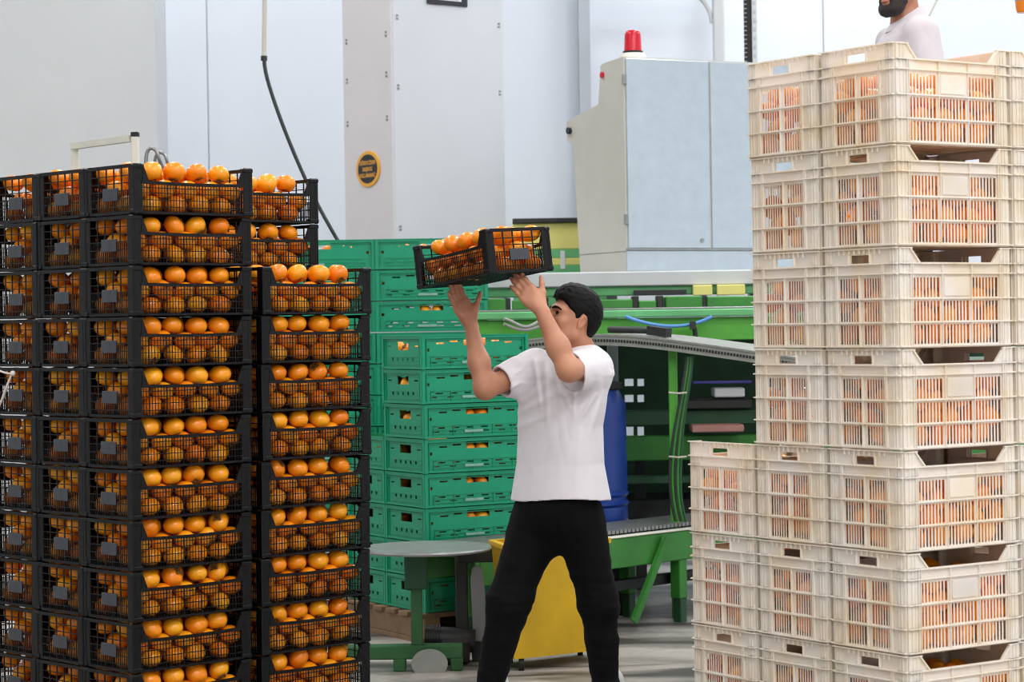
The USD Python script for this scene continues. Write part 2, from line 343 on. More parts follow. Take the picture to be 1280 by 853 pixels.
TH, PB = 0.8057, 0.1762
ur, ul = np.array([math.sin(TH), math.cos(TH), 0]), np.array([-math.cos(TH), math.sin(TH), 0])
O = np.array([-1.3224, 7.8171, 0])
black_first = None
def put_black(i, j, n, of, label, group, extra=0.0):
    """column i along the long side, j along the short side, n-th from below"""
    global black_first
    jit = (rng.uniform(-0.003, 0.003), rng.uniform(-0.003, 0.003))
    c = O + ur * (0.505 * (i + 0.5) + extra + jit[0]) + ul * (0.3052 * (j + 0.5) + jit[1]) + np.array([0.0032 * n, 0, 0.1445 + PB * n])
    m = mat4(c, np.stack([ur, ul, [0, 0, 1]], 1))
    if black_first is None: black_first = black_crate(m, label, group)
    else: dup(black_first, m, label, group)
    return m
COLS = [(0, 0, 11, 0, 'near corner black stack'), (0, 1, 11, 0, 'middle black stack'), (0, 2, 11, 0, 'leftmost black stack'),
        (1, 0, 9, 0.055, 'lower right black stack'), (1, 1, 11, 0.05, 'rear black stack'), (1, 2, 11, 0.05, 'rear left black stack')]
for i, j, cnt, ex, where in COLS:
    for n in range(cnt):
        top = cnt - 1 - n
        w = f'{ORD[top]} crate from top, {where}'
        m = put_black(i, j, n, cnt, f'black plastic crate of orange persimmons, {w}', f'crates of the {where}', ex)
        named = row_names(w) if (i, j) in ((0, 0), (1, 0)) or ((i, j) == (1, 1) and n >= 9) else None
        if named and (i, j) == (1, 1):
            base = named; named = lambda L, r, base=base: base(L, r) if L == 2 else None
        crate_fill(m, j == 0 or (i, j) == (1, 1), i == 0 or n >= 8, named, 0.012 if top == 0 else 0.0)
def pallet(name, c, cols, lx, ly, h, label):
    t = thing(name, label, 'pallet', mat4(c, cols))
    for k in range(7): y = -ly/2 + 0.05 + k * (ly - 0.1) / 6; obj('deck_board', MB().bev(-lx/2, lx/2, y - 0.045, y + 0.045, h - 0.022, h - 0.001, 0.002), 'wood', t)
    for k in range(3):
        x = -lx/2 + 0.06 + k * (lx - 0.12) / 2; obj('stringer', MB().bev(x - 0.045, x + 0.045, -ly/2, ly/2, 0.022, h - 0.022, 0.003), 'wood', t)
        obj('bottom_board', MB().bev(x - 0.05, x + 0.05, -ly/2, ly/2, 0.0, 0.022, 0.002), 'wood', t)
pallet('pallet', O + ur * 0.53 + ul * 0.46, np.stack([ur, ul, [0, 0, 1]], 1), 1.06, 0.92, 0.143, 'wooden pallet under the stacked black crates')

# ------------------------------------------------------------------ cream harvest crate
WL_, WW_, WH_ = 0.497, 0.346, 0.309
def white_crate(m, label, group):
    t = thing('cream_crate', label, 'crate', m, group); hx, hy = WL_ / 2, WW_ / 2
    zs = [(0.012, 0.071), (0.082, 0.143), (0.155, 0.215)]; ledges = (0.004, 0.0765, 0.149, 0.226, 0.2565)
    xs = [(-0.182, -0.070), (-0.056, 0.056), (0.070, 0.182)]
    ys = [(-0.094, -0.013), (0.013, 0.094)]
    cx = lambda s: np.array([[1.0, 0, 0], [0, 0, s], [0, 1, 0]])
    for s in (-1, 1):                                                       # long walls with a dipped rim
        poly = Polygon([(-hx + 0.012, 0.0), (hx - 0.012, 0.0), (hx - 0.012, 0.307), (0.205, 0.307), (0.195, 0.302), (0.155, 0.260), (-0.155, 0.260), (-0.195, 0.302), (-0.205, 0.307), (-hx + 0.012, 0.307)])
        holes = [sbox(a, z0, b, z1) for k, (z0, z1) in enumerate(zs) for q, (a, b) in enumerate(xs) if not (k == 2 and q == 1)]
        mb = MB().plate(poly.difference(unary_union(holes)), 0.003, cx(-s * -1.0), (0, s * (hy - 0.010) , 0))
        yo = s * (hy - 0.004)
        for z in ledges: mb.box(-hx + 0.01, hx - 0.01, yo - 0.006, yo + 0.004, z, z + 0.0035)
        for x in (-0.196, -0.188, -0.063, 0.063, 0.188, 0.196): mb.box(x - 0.0012, x + 0.0012, yo - 0.005, yo + 0.003, 0.004, 0.2565)
        mb.box(-0.155, 0.155, yo - 0.008, yo + 0.004, 0.256, 0.261)
        for sx in (-1, 1): mb.bar((sx * 0.155, yo - s * 0.002, 0.258), (sx * 0.197, yo - s * 0.002, 0.305), 0.012, 0.004, up=(-sx * 0.047, 0, 0.042))
        obj('long_wall', mb, 'cream_plastic', t)
        mb = MB()
        for k, (z0, z1) in enumerate(zs):
            for q, (a, b) in enumerate(xs):
                if k == 2 and q == 1: continue
                for i in range(7): x = a + (b - a) * (i + 1) / 8; mb.box(x - 0.0030, x + 0.0030, s * (hy - 0.0085) - 0.0008, s * (hy - 0.0085) + 0.0008, z0, z1)
        obj('slats', mb, 'cream_plastic', t, kind='stuff')
        obj('label_panel', MB().bev(-0.053, 0.053, min(s*(hy - 0.007), s*(hy - 0.003)), max(s*(hy - 0.007), s*(hy - 0.003)), 0.158, 0.216, 0.0015), 'cream_plastic', t)
    cy = lambda s: np.array([[0, 0, s], [1.0, 0, 0], [0, 1, 0]])
    for s in (-1, 1):
        poly = Polygon([(-hy + 0.012, 0), (hy - 0.012, 0), (hy - 0.012, 0.307), (-hy + 0.012, 0.307)])
        holes = [sbox(a, z0, b, z1) for z0, z1 in zs for a, b in ys] + [sbox(-0.042, 0.262, 0.042, 0.287)]
        mb = MB().plate(poly.difference(unary_union(holes)), 0.003, cy(s), (s * (hx - 0.010), 0, 0))
        xo = s * (hx - 0.004)
        for z in ledges + (0.3045,): mb.box(xo - 0.006, xo + 0.004, -hy + 0.01, hy - 0.01, z, z + 0.0035)
        for y in (-0.106, -0.099, 0.0, 0.099, 0.106): mb.box(xo - 0.005, xo + 0.003, y - 0.0012, y + 0.0012, 0.004, 0.258 if y else 0.228)
        for y in np.linspace(-0.09, 0.09, 9): mb.box(xo - 0.005, xo + 0.002, y - 0.001, y + 0.001, 0.290, 0.306)
        for sy in (-1, 1): mb.box(xo - 0.006, xo + 0.003, sy * 0.048 - 0.002, sy * 0.048 + 0.002, 0.258, 0.29)
        obj('short_wall', mb, 'cream_plastic', t)
        mb = MB()
        for z0, z1 in zs:
            for a, b in ys:
                for i in range(6): y = a + (b - a) * (i + 1) / 7; mb.box(s*(hx - 0.0085) - 0.0008, s*(hx - 0.0085) + 0.0008, y - 0.0024, y + 0.0024, z0, z1)
        obj('slats', mb, 'cream_plastic', t, kind='stuff')
    for sx in (-1, 1):
        for sy in (-1, 1):
            mb = MB(); X, Y = sx * (hx - 0.006), sy * (hy - 0.006)
            r = 0.022; P = [(0.0, 0.04), (0.0, r), (r * 0.29, r * 0.29), (r, 0.0), (0.05, 0.0), (0.05, 0.004), (r, 0.004), (r * 0.29 + 0.003, r * 0.29 + 0.003), (0.004, r), (0.004, 0.04)]
            m2 = np.array([[-sx, 0, 0], [0, -sy, 0], [0, 0, 1.0]])
            mb.plate(Polygon(P), 0.307, m2, (X, Y, 0))
            P2 = Polygon([(-0.005, 0.045), (-0.005, r * 0.9), (r * 0.25, r * 0.25 - 0.006), (r * 0.9, -0.005), (0.055, -0.005), (0.055, 0.003), (r, 0.003), (0.003, r), (0.003, 0.045)])
            for z in ledges + (0.3035,): mb.plate(P2, 0.0035, m2, (X, Y, z))
            for (px, py) in ((0.02, -0.003), (0.034, -0.003)): mb.box(*sorted((X - sx*px, X - sx*(px + 0.002))), *sorted((Y - sy*py, Y - sy*(py + 0.004))), 0.004, 0.304)
            for (px, py) in ((-0.003, 0.02), (-0.003, 0.032)): mb.box(*sorted((X - sx*px, X - sx*(px + 0.004))), *sorted((Y - sy*py, Y - sy*(py + 0.002))), 0.004, 0.304)
            obj('corner_column', mb, 'cream_plastic', t)
    mb = MB().box(-hx + 0.008, hx - 0.008, -hy + 0.008, hy - 0.008, 0.003, 0.006)
    for k in range(8): x = -hx + 0.03 + k * (WL_ - 0.06) / 7; mb.box(x - 0.002, x + 0.002, -hy + 0.01, hy - 0.01, 0.0, 0.004)
    obj('floor_plate', mb, 'cream_plastic', t)
    return t
TW, PW, OW = 0.9714, 0.3102, np.array([1.1802, 6.8643, 0])
wr, wl_ = np.array([math.sin(TW), math.cos(TW), 0]), np.array([-math.cos(TW), math.sin(TW), 0])
white_first = None
for i, j, cnt, where in ((0, 0, 7, 'front corner cream stack'), (0, 1, 7, 'second cream stack'), (0, 2, 3, 'low cream stack'), (1, 0, 7, 'cream stack at right picture edge')):
    for n in range(cnt):
        top = cnt - 1 - n
        c = OW + wr * (0.502 * (i + 0.5) + rng.uniform(-0.003, 0.003)) + wl_ * (0.3488 * (j + 0.5) + rng.uniform(-0.003, 0.003)) + np.array([-0.0025 * n, 0, 0.1737 + PW * n])
        m = mat4(c, np.stack([wr, wl_, [0, 0, 1]], 1))
        lab = f'slatted cream plastic crate, {ORD[top]} from top, {where}'
        if white_first is None: white_first = white_crate(m, lab, f'crates of the {where}')
        else: dup(white_first, m, lab, f'crates of the {where}')
        full = 4 if n < cnt - 1 else 3
        for L in range(4):
            for r in range(4):
                odd = (L + r) % 2; xs = np.array([-0.19, -0.095, 0, 0.095, 0.19]) if odd else np.array([-0.1425, -0.0475, 0.0475, 0.1425])
                for x in xs:
                    if not (r == 0 or x < -0.1 or L >= 2): continue
                    if L == 3 and rng.random() < 0.15: continue
                    y = -0.118 + 0.079 * r
                    loose.append(m @ mat4((x + rng.uniform(-0.012, 0.012), y + rng.uniform(-0.004, 0.010), 0.042 + 0.054 * L + rng.uniform(-0.004, 0.004)), fruit_rot(rng.uniform(0, 3.1)) * rng.uniform(0.95, 1.08)))
pallet('pallet', OW + wr * 0.55 + wl_ * 0.55, np.stack([wr, wl_, [0, 0, 1]], 1), 1.1, 1.15, 0.172, 'wooden pallet under the stacked cream crates')

# ------------------------------------------------------------------ green crate: near-solid walls with slots and hand holes
GL, GW, GH = 0.598, 0.398, 0.164
def green_crate(m, label, group):
    t = thing('green_crate', label, 'crate', m, group); hx, hy = GL / 2, GW / 2
    def slots(half, long):
        h = []
        if long:
            h.append(sbox(-0.062, 0.112, 0.062, 0.146))
            for a in (-0.19, -0.115, 0.115, 0.19): h.append(sbox(a - 0.022, 0.120 if abs(a) > 0.15 else 0.128, a + 0.022, 0.127 if abs(a) > 0.15 else 0.135))
            for a in np.linspace(-0.2, 0.2, 6): h.append(sbox(a - 0.02, 0.046, a + 0.02, 0.052))
            for a in np.linspace(-0.23, 0.23, 6): h.append(sbox(a - 0.018, 0.028, a + 0.018, 0.033))
            for s in (-1, 1): h.append(sbox(s * 0.26 - 0.008, 0.085, s * 0.26 + 0.008, 0.10)); h.append(sbox(s * 0.235 - 0.004, 0.055, s * 0.235 + 0.004, 0.062))
        else:
            h.append(sbox(-0.055, 0.092, 0.055, 0.132))
            for a in (-0.13, 0.13): h.append(sbox(a - 0.018, 0.108, a + 0.018, 0.114))
            for a in np.linspace(-0.1, 0.1, 5): h.append(sbox(a - 0.008, 0.040, a + 0.008, 0.056))
        return h
    for nm, half, off, long in (('long_wall', hx, hy, True), ('short_wall', hy, hx, False)):
        for s in (-1, 1):
            cols = np.array([[1.0, 0, 0], [0, 0, s], [0, 1, 0]]) if long else np.array([[0, 0, s], [1.0, 0, 0], [0, 1, 0]])
            at3 = (0, s * (off - 0.012), 0) if long else (s * (off - 0.012), 0, 0)
            mb = MB().plate(sbox(-half + 0.01, 0, half - 0.01, GH - 0.004).difference(unary_union(slots(half, long))), 0.004, cols, at3)
            def rib(u0, u1, v0, v1, d0, d1):                                # u along the wall, v up, d outward from the wall's outer face line
                a, b = sorted((s * (off + d0), s * (off + d1)))
                mb.box(u0, u1, a, b, v0, v1) if long else mb.box(a, b, u0, u1, v0, v1)
            rib(-half + 0.004, half - 0.004, GH - 0.018, GH - 0.004, -0.010, 0.0)
            rib(-half + 0.004, half - 0.004, GH - 0.006, GH - 0.002, -0.010, 0.003)
            rib(-half + 0.004, half - 0.004, GH - 0.026, GH - 0.023, -0.010, -0.002)
            rib(-half + 0.004, half - 0.004, 0.002, 0.012, -0.010, -0.001)
            for v in (0.022, 0.040, 0.060): rib(-half + 0.05, half - 0.05, v - 0.0012, v + 0.0012, -0.009, -0.004)
            for q in (-1, 1):
                rib(*sorted((q * (half - 0.002), q * (half - 0.018))), 0.0, GH - 0.004, -0.011, 0.001)
                rib(*sorted((q * (half - 0.028), q * (half - 0.032))), 0.0, GH - 0.02, -0.010, -0.002)
            if long:
                for a in np.linspace(-0.22, 0.22, 5): rib(a - 0.026, a - 0.023, 0.012, 0.06, -0.009, -0.003)
            obj(nm, mb, 'green_plastic', t)
            if long:
                a, b = sorted((s * (off - 0.007), s * (off - 0.001)))
                obj('tag_holder', MB().bev(-0.075, 0.03, a, b, 0.024, 0.037, 0.0015), 'tag_grey', t, label='pale grey label holder')
    obj('floor_plate', MB().box(-hx + 0.012, hx - 0.012, -hy + 0.012, hy - 0.012, 0.004, 0.009), 'green_plastic', t)
    return t
green_first = None
def put_green(c, ang_r, label, group):
    global green_first
    a, b = np.array([math.sin(ang_r), math.cos(ang_r), 0]), np.array([-math.cos(ang_r), math.sin(ang_r), 0])
    m = mat4(c, np.stack([a, b, [0, 0, 1]], 1))
    if green_first is None: green_first = green_crate(m, label, group)
    else: dup(green_first, m, label, group)
    return m
GP = 0.1655; GT = 1.02
gr, gl = np.array([math.sin(GT), math.cos(GT), 0]), np.array([-math.cos(GT), math.sin(GT), 0])
GO = np.array([-0.428, 10.8, 0.0])
def green_fruit(m, spots, where):
    for k, (x, y, z) in enumerate(spots):
        fruit(m @ mat4((x, y, z), fruit_rot(rng.uniform(0, 1.2))), f'{("left", "right")[k % 2]} persimmon in {where}', f'persimmons in {where}')
gstacks = [('corner green stack', 0, 0, 8), ('low rear-left green stack', 0, 1, 5)]
for where, i, j, cnt in gstacks:
    for n in range(cnt):
        c = GO + gr * (0.6 * (i + 0.5) + rng.uniform(-0.004, 0.004)) + gl * (0.4 * (j + 0.5) + rng.uniform(-0.004, 0.004)) + np.array([0, 0, 0.142 + GP * n])
        w = f'{ORD[cnt - 1 - n]} crate from top, {where}'
        m = put_green(c, GT, f'green slotted plastic crate, {w}', f'crates of the {where}')
        if j == 0:
            if n in (4, 3, 2, 1, 5): green_fruit(m, [(-0.036 + rng.uniform(-0.01, 0.01), -0.150, 0.105), (0.038 + rng.uniform(-0.01, 0.01), -0.150, 0.107)], 'long side hand hole, ' + w)
            elif n == 7: green_fruit(m, [(-0.005, -0.150, 0.108), (0.04, -0.150, 0.104)], 'long side hand hole, ' + w)
            if n >= 5: green_fruit(m, [(-0.252, 0.018, 0.088 + rng.uniform(0, 0.01)), (-0.252, -0.046, 0.086)], 'short side hand hole, ' + w)
        for x in np.linspace(-0.24, 0.24, 6):
            for y in np.linspace(-0.14, 0.14, 4):
                if abs(x) < 0.1 and y < -0.1 or x < -0.2 and abs(y) < 0.1: continue
                loose.append(m @ mat4((x, y, 0.105 + rng.uniform(-0.01, 0.008)), fruit_rot(rng.uniform(0, 3))))
                if y < -0.1: loose.append(m @ mat4((x + 0.02, y, 0.048), fruit_rot(rng.uniform(0, 3))))
for col, (px0, px1, where) in enumerate(((468, 607, 'green stack behind held crate'), (329, 466, 'green stack touching black crates'))):
    for n in range(11):
        Y = 12.15; x0, x1 = at(px0, 300, Y)[0], at(px1, 300, Y)[0]
        w = f'{ORD[10 - n]} crate from top, {where}'
        m = put_green(np.array([(x0 + x1) / 2 + rng.uniform(-0.004, 0.004), Y + 0.2, 0.142 + 0.1672 * n]), math.pi / 2 - 0.02, f'green slotted crate, {w}', f'crates of the {where}')
        if n == 8 and col == 0: green_fruit(m, [(-0.036, -0.150, 0.108), (0.036, -0.150, 0.108)], 'long side hand hole, ' + w)
        for x in np.linspace(-0.24, 0.24, 6):
            if n == 8 and col == 0 and abs(x) < 0.1: continue
            loose.append(m @ mat4((x, -0.14, 0.108 + rng.uniform(-0.02, 0.0)), fruit_rot(rng.uniform(0, 3))))
pallet('pallet', GO + gr * 0.32 + gl * 0.42, np.stack([gr, gl, [0, 0, 1]], 1), 0.72, 0.88, 0.141, 'wooden pallet under the corner green stack')
pallet('pallet', (at(468, 300, 12.15)[0], 12.35, 0), np.eye(3), 1.3, 0.55, 0.141, 'wooden pallet under the rear green stacks')

# ------------------------------------------------------------------ tall hoist housing with round sign
hc = at(493, 290, 14.0)[:2]; HT = 0.93
h_r, h_l = np.array([math.sin(HT), math.cos(HT), 0]), np.array([-math.cos(HT), math.sin(HT), 0])
HM = mat4((hc[0], hc[1], 0), np.stack([h_r, h_l, [0, 0, 1]], 1))
t = thing('machine_housing', 'tall pale grey sheet metal housing with a round warning sign, beside hanging cable', 'machine', HM)
HWd, HD = 0.858, 0.56
obj('core', MB().box(0.012, HWd, 0.012, HD, 0, 5.2), 'column_grey', t)
obj('broad_panel', MB().bev(0.01, HWd, -0.0, 0.03, 0.3, 5.2, 0.005), 'hoist_grey', t)
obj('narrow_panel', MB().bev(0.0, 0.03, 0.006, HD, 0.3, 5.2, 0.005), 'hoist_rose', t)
mb = MB()
for z in (2.07 + 0.03, 2.97, 3.4):
    for x in (0.045, HWd - 0.035): mb.box(x - 0.008, x + 0.008, -0.004, 0.0, z, z + 0.012).box(x - 0.008, x + 0.008, -0.004, 0.0, z + 0.02, z + 0.032)
obj('screw_plate', mb, 'steel', t, kind='stuff')
mb = MB()
for z in (2.78, 3.05, 3.3):
    for y in (0.06, HD - 0.05): mb.box(-0.004, 0.0, y - 0.008, y + 0.008, z, z + 0.012).box(-0.004, 0.0, y - 0.008, y + 0.008, z + 0.022, z + 0.034)
obj('screw_plate', mb, 'steel', t, kind='stuff')
# framed notice at the top of the broad side: only its lower edge is in view
nl = at(538, 5, 14.05); n1 = ((538 - 493) / 145 * HWd, (590 - 493) / 145 * HWd, at(560, 5, 14.2)[2])
t = thing('notice_board', 'white notice in a dark frame on the tall grey housing, at the top edge', 'notice', HM)
obj('frame', MB().bev(n1[0], n1[1], -0.012, -0.0005, n1[2] - 0.002, n1[2] + 0.36, 0.002), 'sign_black', t)
obj('paper', MB().box(n1[0] + 0.05, n1[1] - 0.05, -0.0135, -0.0119, n1[2] + 0.027, n1[2] + 0.33), 'paper', t)
mb = MB()
for z in (0.034, 0.06, 0.09): mb.mesh(trimesh.creation.box((0.06, 0.0006, 0.008), mat4(((n1[0] + n1[1]) / 2 + 0.05, -0.0138, n1[2] + z + 0.004))))
obj('print_line', mb, 'dark_metal', t, kind='stuff')
# round sign on the narrow side
sc = at(462, 211, 14.2); sy = HD * (493 - 462) / 63 + 0.0; sz = sc[2]; SR = 0.113
SM = HM @ np.array([[0, 0, -1, -0.0005], [-1.2, 0, 0, sy], [0, 1, 0, sz], [0, 0, 0, 1.0]])
t = thing('round_sign', 'round black and yellow warning sign on the narrow side of the tall housing', 'sign', SM)
obj('rim', MB().lathe([(0.0001, 0), (SR, 0), (SR, 0.006), (SR - 0.002, 0.008), (0.0001, 0.008)], n=48), 'sign_yellow', t)
obj('disc', MB().lathe([(SR * 0.80, 0.0075), (SR * 0.80, 0.0095), (0.0001, 0.0095)], n=48), 'sign_black', t)
for txt, v, hgt in (('GÖREVLİDEN', 0.026, 0.024), ('BAŞKASI', -0.013, 0.024), ('KULLANAMAZ', -0.052, 0.024)):
    tm = meshkit.text_mesh(txt, hgt, 0.001, bold=True); w = tm.bounds[1][0] - tm.bounds[0][0]; k = min((0.145 if txt != 'BAŞKASI' else 0.09) / w, 1.5)
    tm.apply_scale([k, 1.0, 1.0]); tm.apply_translation([-tm.bounds.mean(0)[0], v, 0.0093])
    obj('lettering', tm, 'sign_yellow', t)
# hanging cable
t = thing('hanging_cable', 'dark cable hanging from a pale conduit, left of the tall housing', 'cable')
Yc = 13.2
p0, p1 = at(331.5, -60, Yc), at(330, 72, Yc)
obj('conduit', MB().tube([p0, p0 * 0.5 + p1 * 0.5, p1], 0.0135, 12), 'cable_white', t, smooth=40)
obj('tie', MB().tube([at(330, 70, Yc), at(330, 76, Yc)], 0.019, 12), 'dark_metal', t, smooth=40)
obj('cable', MB().tube(spline([at(330, 72, Yc), at(330.5, 80, Yc), at(338, 112, Yc), at(356, 163, Yc), at(380, 220, Yc), at(402, 265, Yc), at(420, 297, Yc), at(470, 390, Yc)], 40), 0.0115, 10), 'cable_black', t, smooth=60)

# ------------------------------------------------------------------ control desk with red beacon on a white beam
cc = at(783, 340, 13.0); CT = 1.10
c_r, c_l = np.array([math.sin(CT), math.cos(CT), 0]), np.array([-math.cos(CT), math.sin(CT), 0])
ZB = cc[2]; CM = mat4((cc[0], cc[1], ZB), np.stack([c_r, c_l, [0, 0, 1]], 1))
t = thing('control_cabinet', 'large beige control desk with sloped console and galvanised doors on a white beam', 'cabinet', CM)
prof = [(0, 0), (0.545, 0), (0.615, 0.78), (0.69, 0.80), (0.69, 0.915), (0.60, 0.935), (0.30, 0.985), (0.265, 1.205), (0.24, 1.215), (0, 1.23)]
def yz_prism(prof, x0, x1):
    return MB().plate(Polygon(prof), x1 - x0, np.array([[0, 0, 1.0], [1, 0, 0], [0, 1, 0]]), (x0, 0, 0))
obj('body', yz_prism(prof, 0, 1.25), 'beige_paint', t)
for a, b in ((0.012, 0.565), (0.575, 1.235)):
    d = obj('door', MB().bev(a, b, -0.010, 0.002, 0.135, 1.222, 0.003), 'galvanised', t)
    obj('latch', MB().lathe([(0.014, 0), (0.014, 0.004), (0.0001, 0.004)], n=16).xf(np.array([[1, 0, 0, b - 0.06], [0, 0, -1, -0.010], [0, 1, 0, 0.18], [0, 0, 0, 1.0]])), 'steel', d)
obj('plinth', MB().bev(0.0, 1.25, -0.006, 0.002, 0.004, 0.122, 0.003), 'galvanised', t)
obj('drip_edge', MB().bev(0.0, 1.25, -0.016, 0.004, 0.122, 0.134, 0.003), 'steel', t)
for z in (1.10, 0.30): obj('hinge', MB().bev(-0.014, 0.012, -0.016, -0.002, z - 0.03, z + 0.03, 0.003), 'steel', t)
obj('side_seam', MB().box(-0.002, 0.0, 0.0, 0.55, 0.115, 0.119), 'steel', t)
obj('indicator', MB().lathe([(0.018, 0), (0.018, 0.012), (0.0001, 0.016)], n=16).xf(np.array([[0, 0, -1, 0.0], [-1, 0, 0, 0.24], [0, 1, 0, 1.15], [0, 0, 0, 1.0]])), 'red_lens', t)
obj('console_knob', MB().lathe([(0.02, 0), (0.02, 0.02), (0.0001, 0.02)], n=16).xf(np.array([[0, 0, -1, 0.0], [-1, 0, 0, 0.645], [0, 1, 0, 0.86], [0, 0, 0, 1.0]])), 'dark_metal', t)
BM = CM @ mat4((0.14, 0.13, 1.222))
t = thing('warning_beacon', 'red dome warning beacon on top of the control desk', 'beacon', BM)
obj('base', MB().lathe([(0.0001, 0), (0.082, 0), (0.080, 0.02), (0.068, 0.045), (0.0001, 0.046)], n=32), 'cream_paint', t, smooth=40)
obj('collar', MB().lathe([(0.058, 0.044), (0.058, 0.058), (0.05, 0.06)], n=32), 'rubber_black', t, smooth=40)
obj('lens', MB().lathe([(0.052, 0.056), (0.050, 0.09), (0.047, 0.155), (0.040, 0.172), (0.025, 0.180), (0.0001, 0.181)], n=32), 'red_lens', t, smooth=40)
t = thing('support_beam', 'long white beam carrying the control desk on white legs', 'beam')
zb0 = ZB - 0.085
obj('beam', MB().bev(at(590, 350, 12.9)[0], 2.9, 12.82, 13.5, zb0, ZB - 0.002, 0.006), 'white_paint', t)
for px in (765, 1010, 600): x = at(px, 400, 13.1)[0]; obj('leg', MB().bev(x - 0.03, x + 0.03, 13.05, 13.15, 0, zb0, 0.005), 'white_paint', t)

# chain conveyor rising above the desk
t = thing('chain_elevator', 'vertical dark chain conveyor in a pale rail, above the cream stack', 'conveyor')
xa, xb = at(931, 40, 14.5)[0], at(939, 40, 14.5)[0]; xe = at(946, 40, 14.5)[0]
obj('chain_bed', MB().box(xa, xb, 14.5, 14.56, 1.6, 6.4), 'rubber_black', t)
obj('rail', MB().bev(xb + 0.003, xe, 14.47, 14.6, 0.0, 6.4, 0.004), 'white_paint', t)
mb = MB()
for k in range(170): z = 1.62 + k * 0.028; mb.box(xa - 0.006, xa + 0.012, 14.485, 14.5, z, z + 0.006)
obj('links', mb, 'grey_plastic', t, kind='stuff')
mb = MB()
for k in range(85): z = 1.62 + k * 0.056; mb.box(xb + 0.012, xe - 0.01, 14.462, 14.47, z, z + 0.02)
obj('rail_slots', mb, 'column_grey', t, kind='stuff')

# yellow and green machine far behind
t = thing('sorting_machine', 'pale yellow and green striped machine behind the control desk', 'machine')
Y = 14.3; X = lambda px: at(px, 300, Y)[0]; Z = lambda py: at(680, py, Y)[2]
obj('hood', MB().bev(X(641), X(760), Y, Y + 0.7, Z(312), Z(279), 0.005), 'yellow_pale', t)
obj('top_lip', MB().bev(X(641), X(760), Y - 0.03, Y + 0.7, Z(279), Z(273), 0.004), 'dark_metal', t)
obj('stripe', MB().bev(X(641), X(760), Y, Y + 0.7, Z(323), Z(312), 0.004), 'green_light', t)
obj('stripe', MB().bev(X(641), X(760), Y, Y + 0.7, Z(332), Z(323), 0.004), 'yellow_pale', t)
obj('stripe', MB().bev(X(641), X(760), Y, Y + 0.7, 0.0, Z(332), 0.004), 'green_light', t)
obj('plate', MB().bev(X(700), X(706), Y - 0.006, Y + 0.002, Z(337), Z(314), 0.002), 'paper', t)

# ------------------------------------------------------------------ green sorting line
t = thing('sorting_line', 'long green steel sorting line behind the worker and the cream stack', 'conveyor')
Y = 12.1; xl, xr = at(596, 400, Y)[0], 3.2
Z = lambda py, Y=Y: at(780, py, Y)[2]
obj('side_panel', MB().bev(xl, xr, Y, Y + 0.03, Z(427), Z(398), 0.004), 'green_bright', t)
obj('top_rail', MB().bev(xl, xr, Y - 0.05, Y + 0.06, Z(397.5), Z(388), 0.006), 'green_light', t)
obj('rail_cap', MB().bev(xl, xr, Y - 0.03, Y + 0.12, Z(388), Z(385.5), 0.003), 'steel', t)
obj('deck', MB().box(xl, xr, Y + 0.1, Y + 0.8, Z(388), Z(385)), 'dark_metal', t)
for a, b, y0, y1 in ((596, 632, 388, 371), (640, 676, 386, 373), (745, 792, 386, 374), (800, 822, 387, 376), (834, 880, 388, 371), (886, 960, 388, 372)):
    obj('bearing_box', MB().bev(at(a, 380, Y)[0], at(b, 380, Y)[0], Y + 0.1, Y + 0.34, Z(y0), Z(y1), 0.006), 'green_paint', t)
for px in (634, 682, 737, 796, 827, 882):
    x = at(px, 380, Y)[0]; obj('bracket', MB().bev(x - 0.018, x + 0.018, Y + 0.12, Y + 0.26, Z(389), Z(370), 0.004), 'dark_metal', t)
obj('rear_rail', MB().bev(xl, xr, Y + 0.75, Y + 0.8, Z(370, 12.9), Z(357, 12.9), 0.005), 'green_light', t)
for a, b in ((866, 890), (896, 931)):
    obj('yellow_guard', MB().bev(at(a, 362, 12.8)[0], at(b, 362, 12.8)[0], 12.78, 12.82, Z(371, 12.8), Z(358, 12.8), 0.004), 'yellow_pale', t)
obj('dark_slot', MB().bev(at(792, 364, 12.8)[0], at(858, 364, 12.8)[0], 12.79, 12.83, Z(370, 12.8), Z(363, 12.8), 0.003), 'dark_metal', t)
for px in (600, 1000): x = at(px, 500, 11.85)[0]; obj('leg', MB().bev(x - 0.028, x + 0.028, 12.04, 12.14, 0, Z(428), 0.006), 'green_paint', t)
for y0, y1, mt in ((533, 514, 'green_dark'), (577, 546, 'green_paint'), (606, 596, 'green_dark')):
    obj('cross_beam', MB().bev(xl, xr, 12.5, 12.6, Z(y0, 12.5), Z(y1, 12.5), 0.006), mt, t)
# dark inner housing with cut-out windows
Yp = 13.25
P = Polygon([(xl, 0.46), (xr, 0.46), (xr, 1.42), (xl, 1.42)])
wins = [sbox(at(a, y1, Yp)[0], at(a, y1, Yp)[2], at(b, y0, Yp)[0], at(a, y0, Yp)[2]) for a, b in ((781, 792), (797, 805)) for y0, y1 in ((474, 483), (494, 503), (534, 545))]
obj('inner_panel', MB().plate(P.difference(unary_union(wins)), 0.02, np.array([[1.0, 0, 0], [0, 0, 1], [0, 1, 0]]), (0, Yp, 0)), 'green_dark', t)
obj('lower_trough', MB().bev(xl, xr, 12.8, 13.2, 0.40, 0.52, 0.01), 'dark_metal', t)
for px in (690, 800, 900): x = at(px, 600, 12.9)[0]; obj('inner_leg', MB().bev(x - 0.03, x + 0.03, 12.85, 12.95, 0, 0.75, 0.005), 'dark_metal', t)
def on_line(name, label, cat, px0, px1, py0, py1, Y, dy, mt):
    t = thing(name, label, cat); a, b = at(px0, py1, Y), at(px1, py0, Y)
    obj('body', MB().bev(a[0], b[0], Y, Y + dy, a[2], b[2], 0.006), mt, t); return t
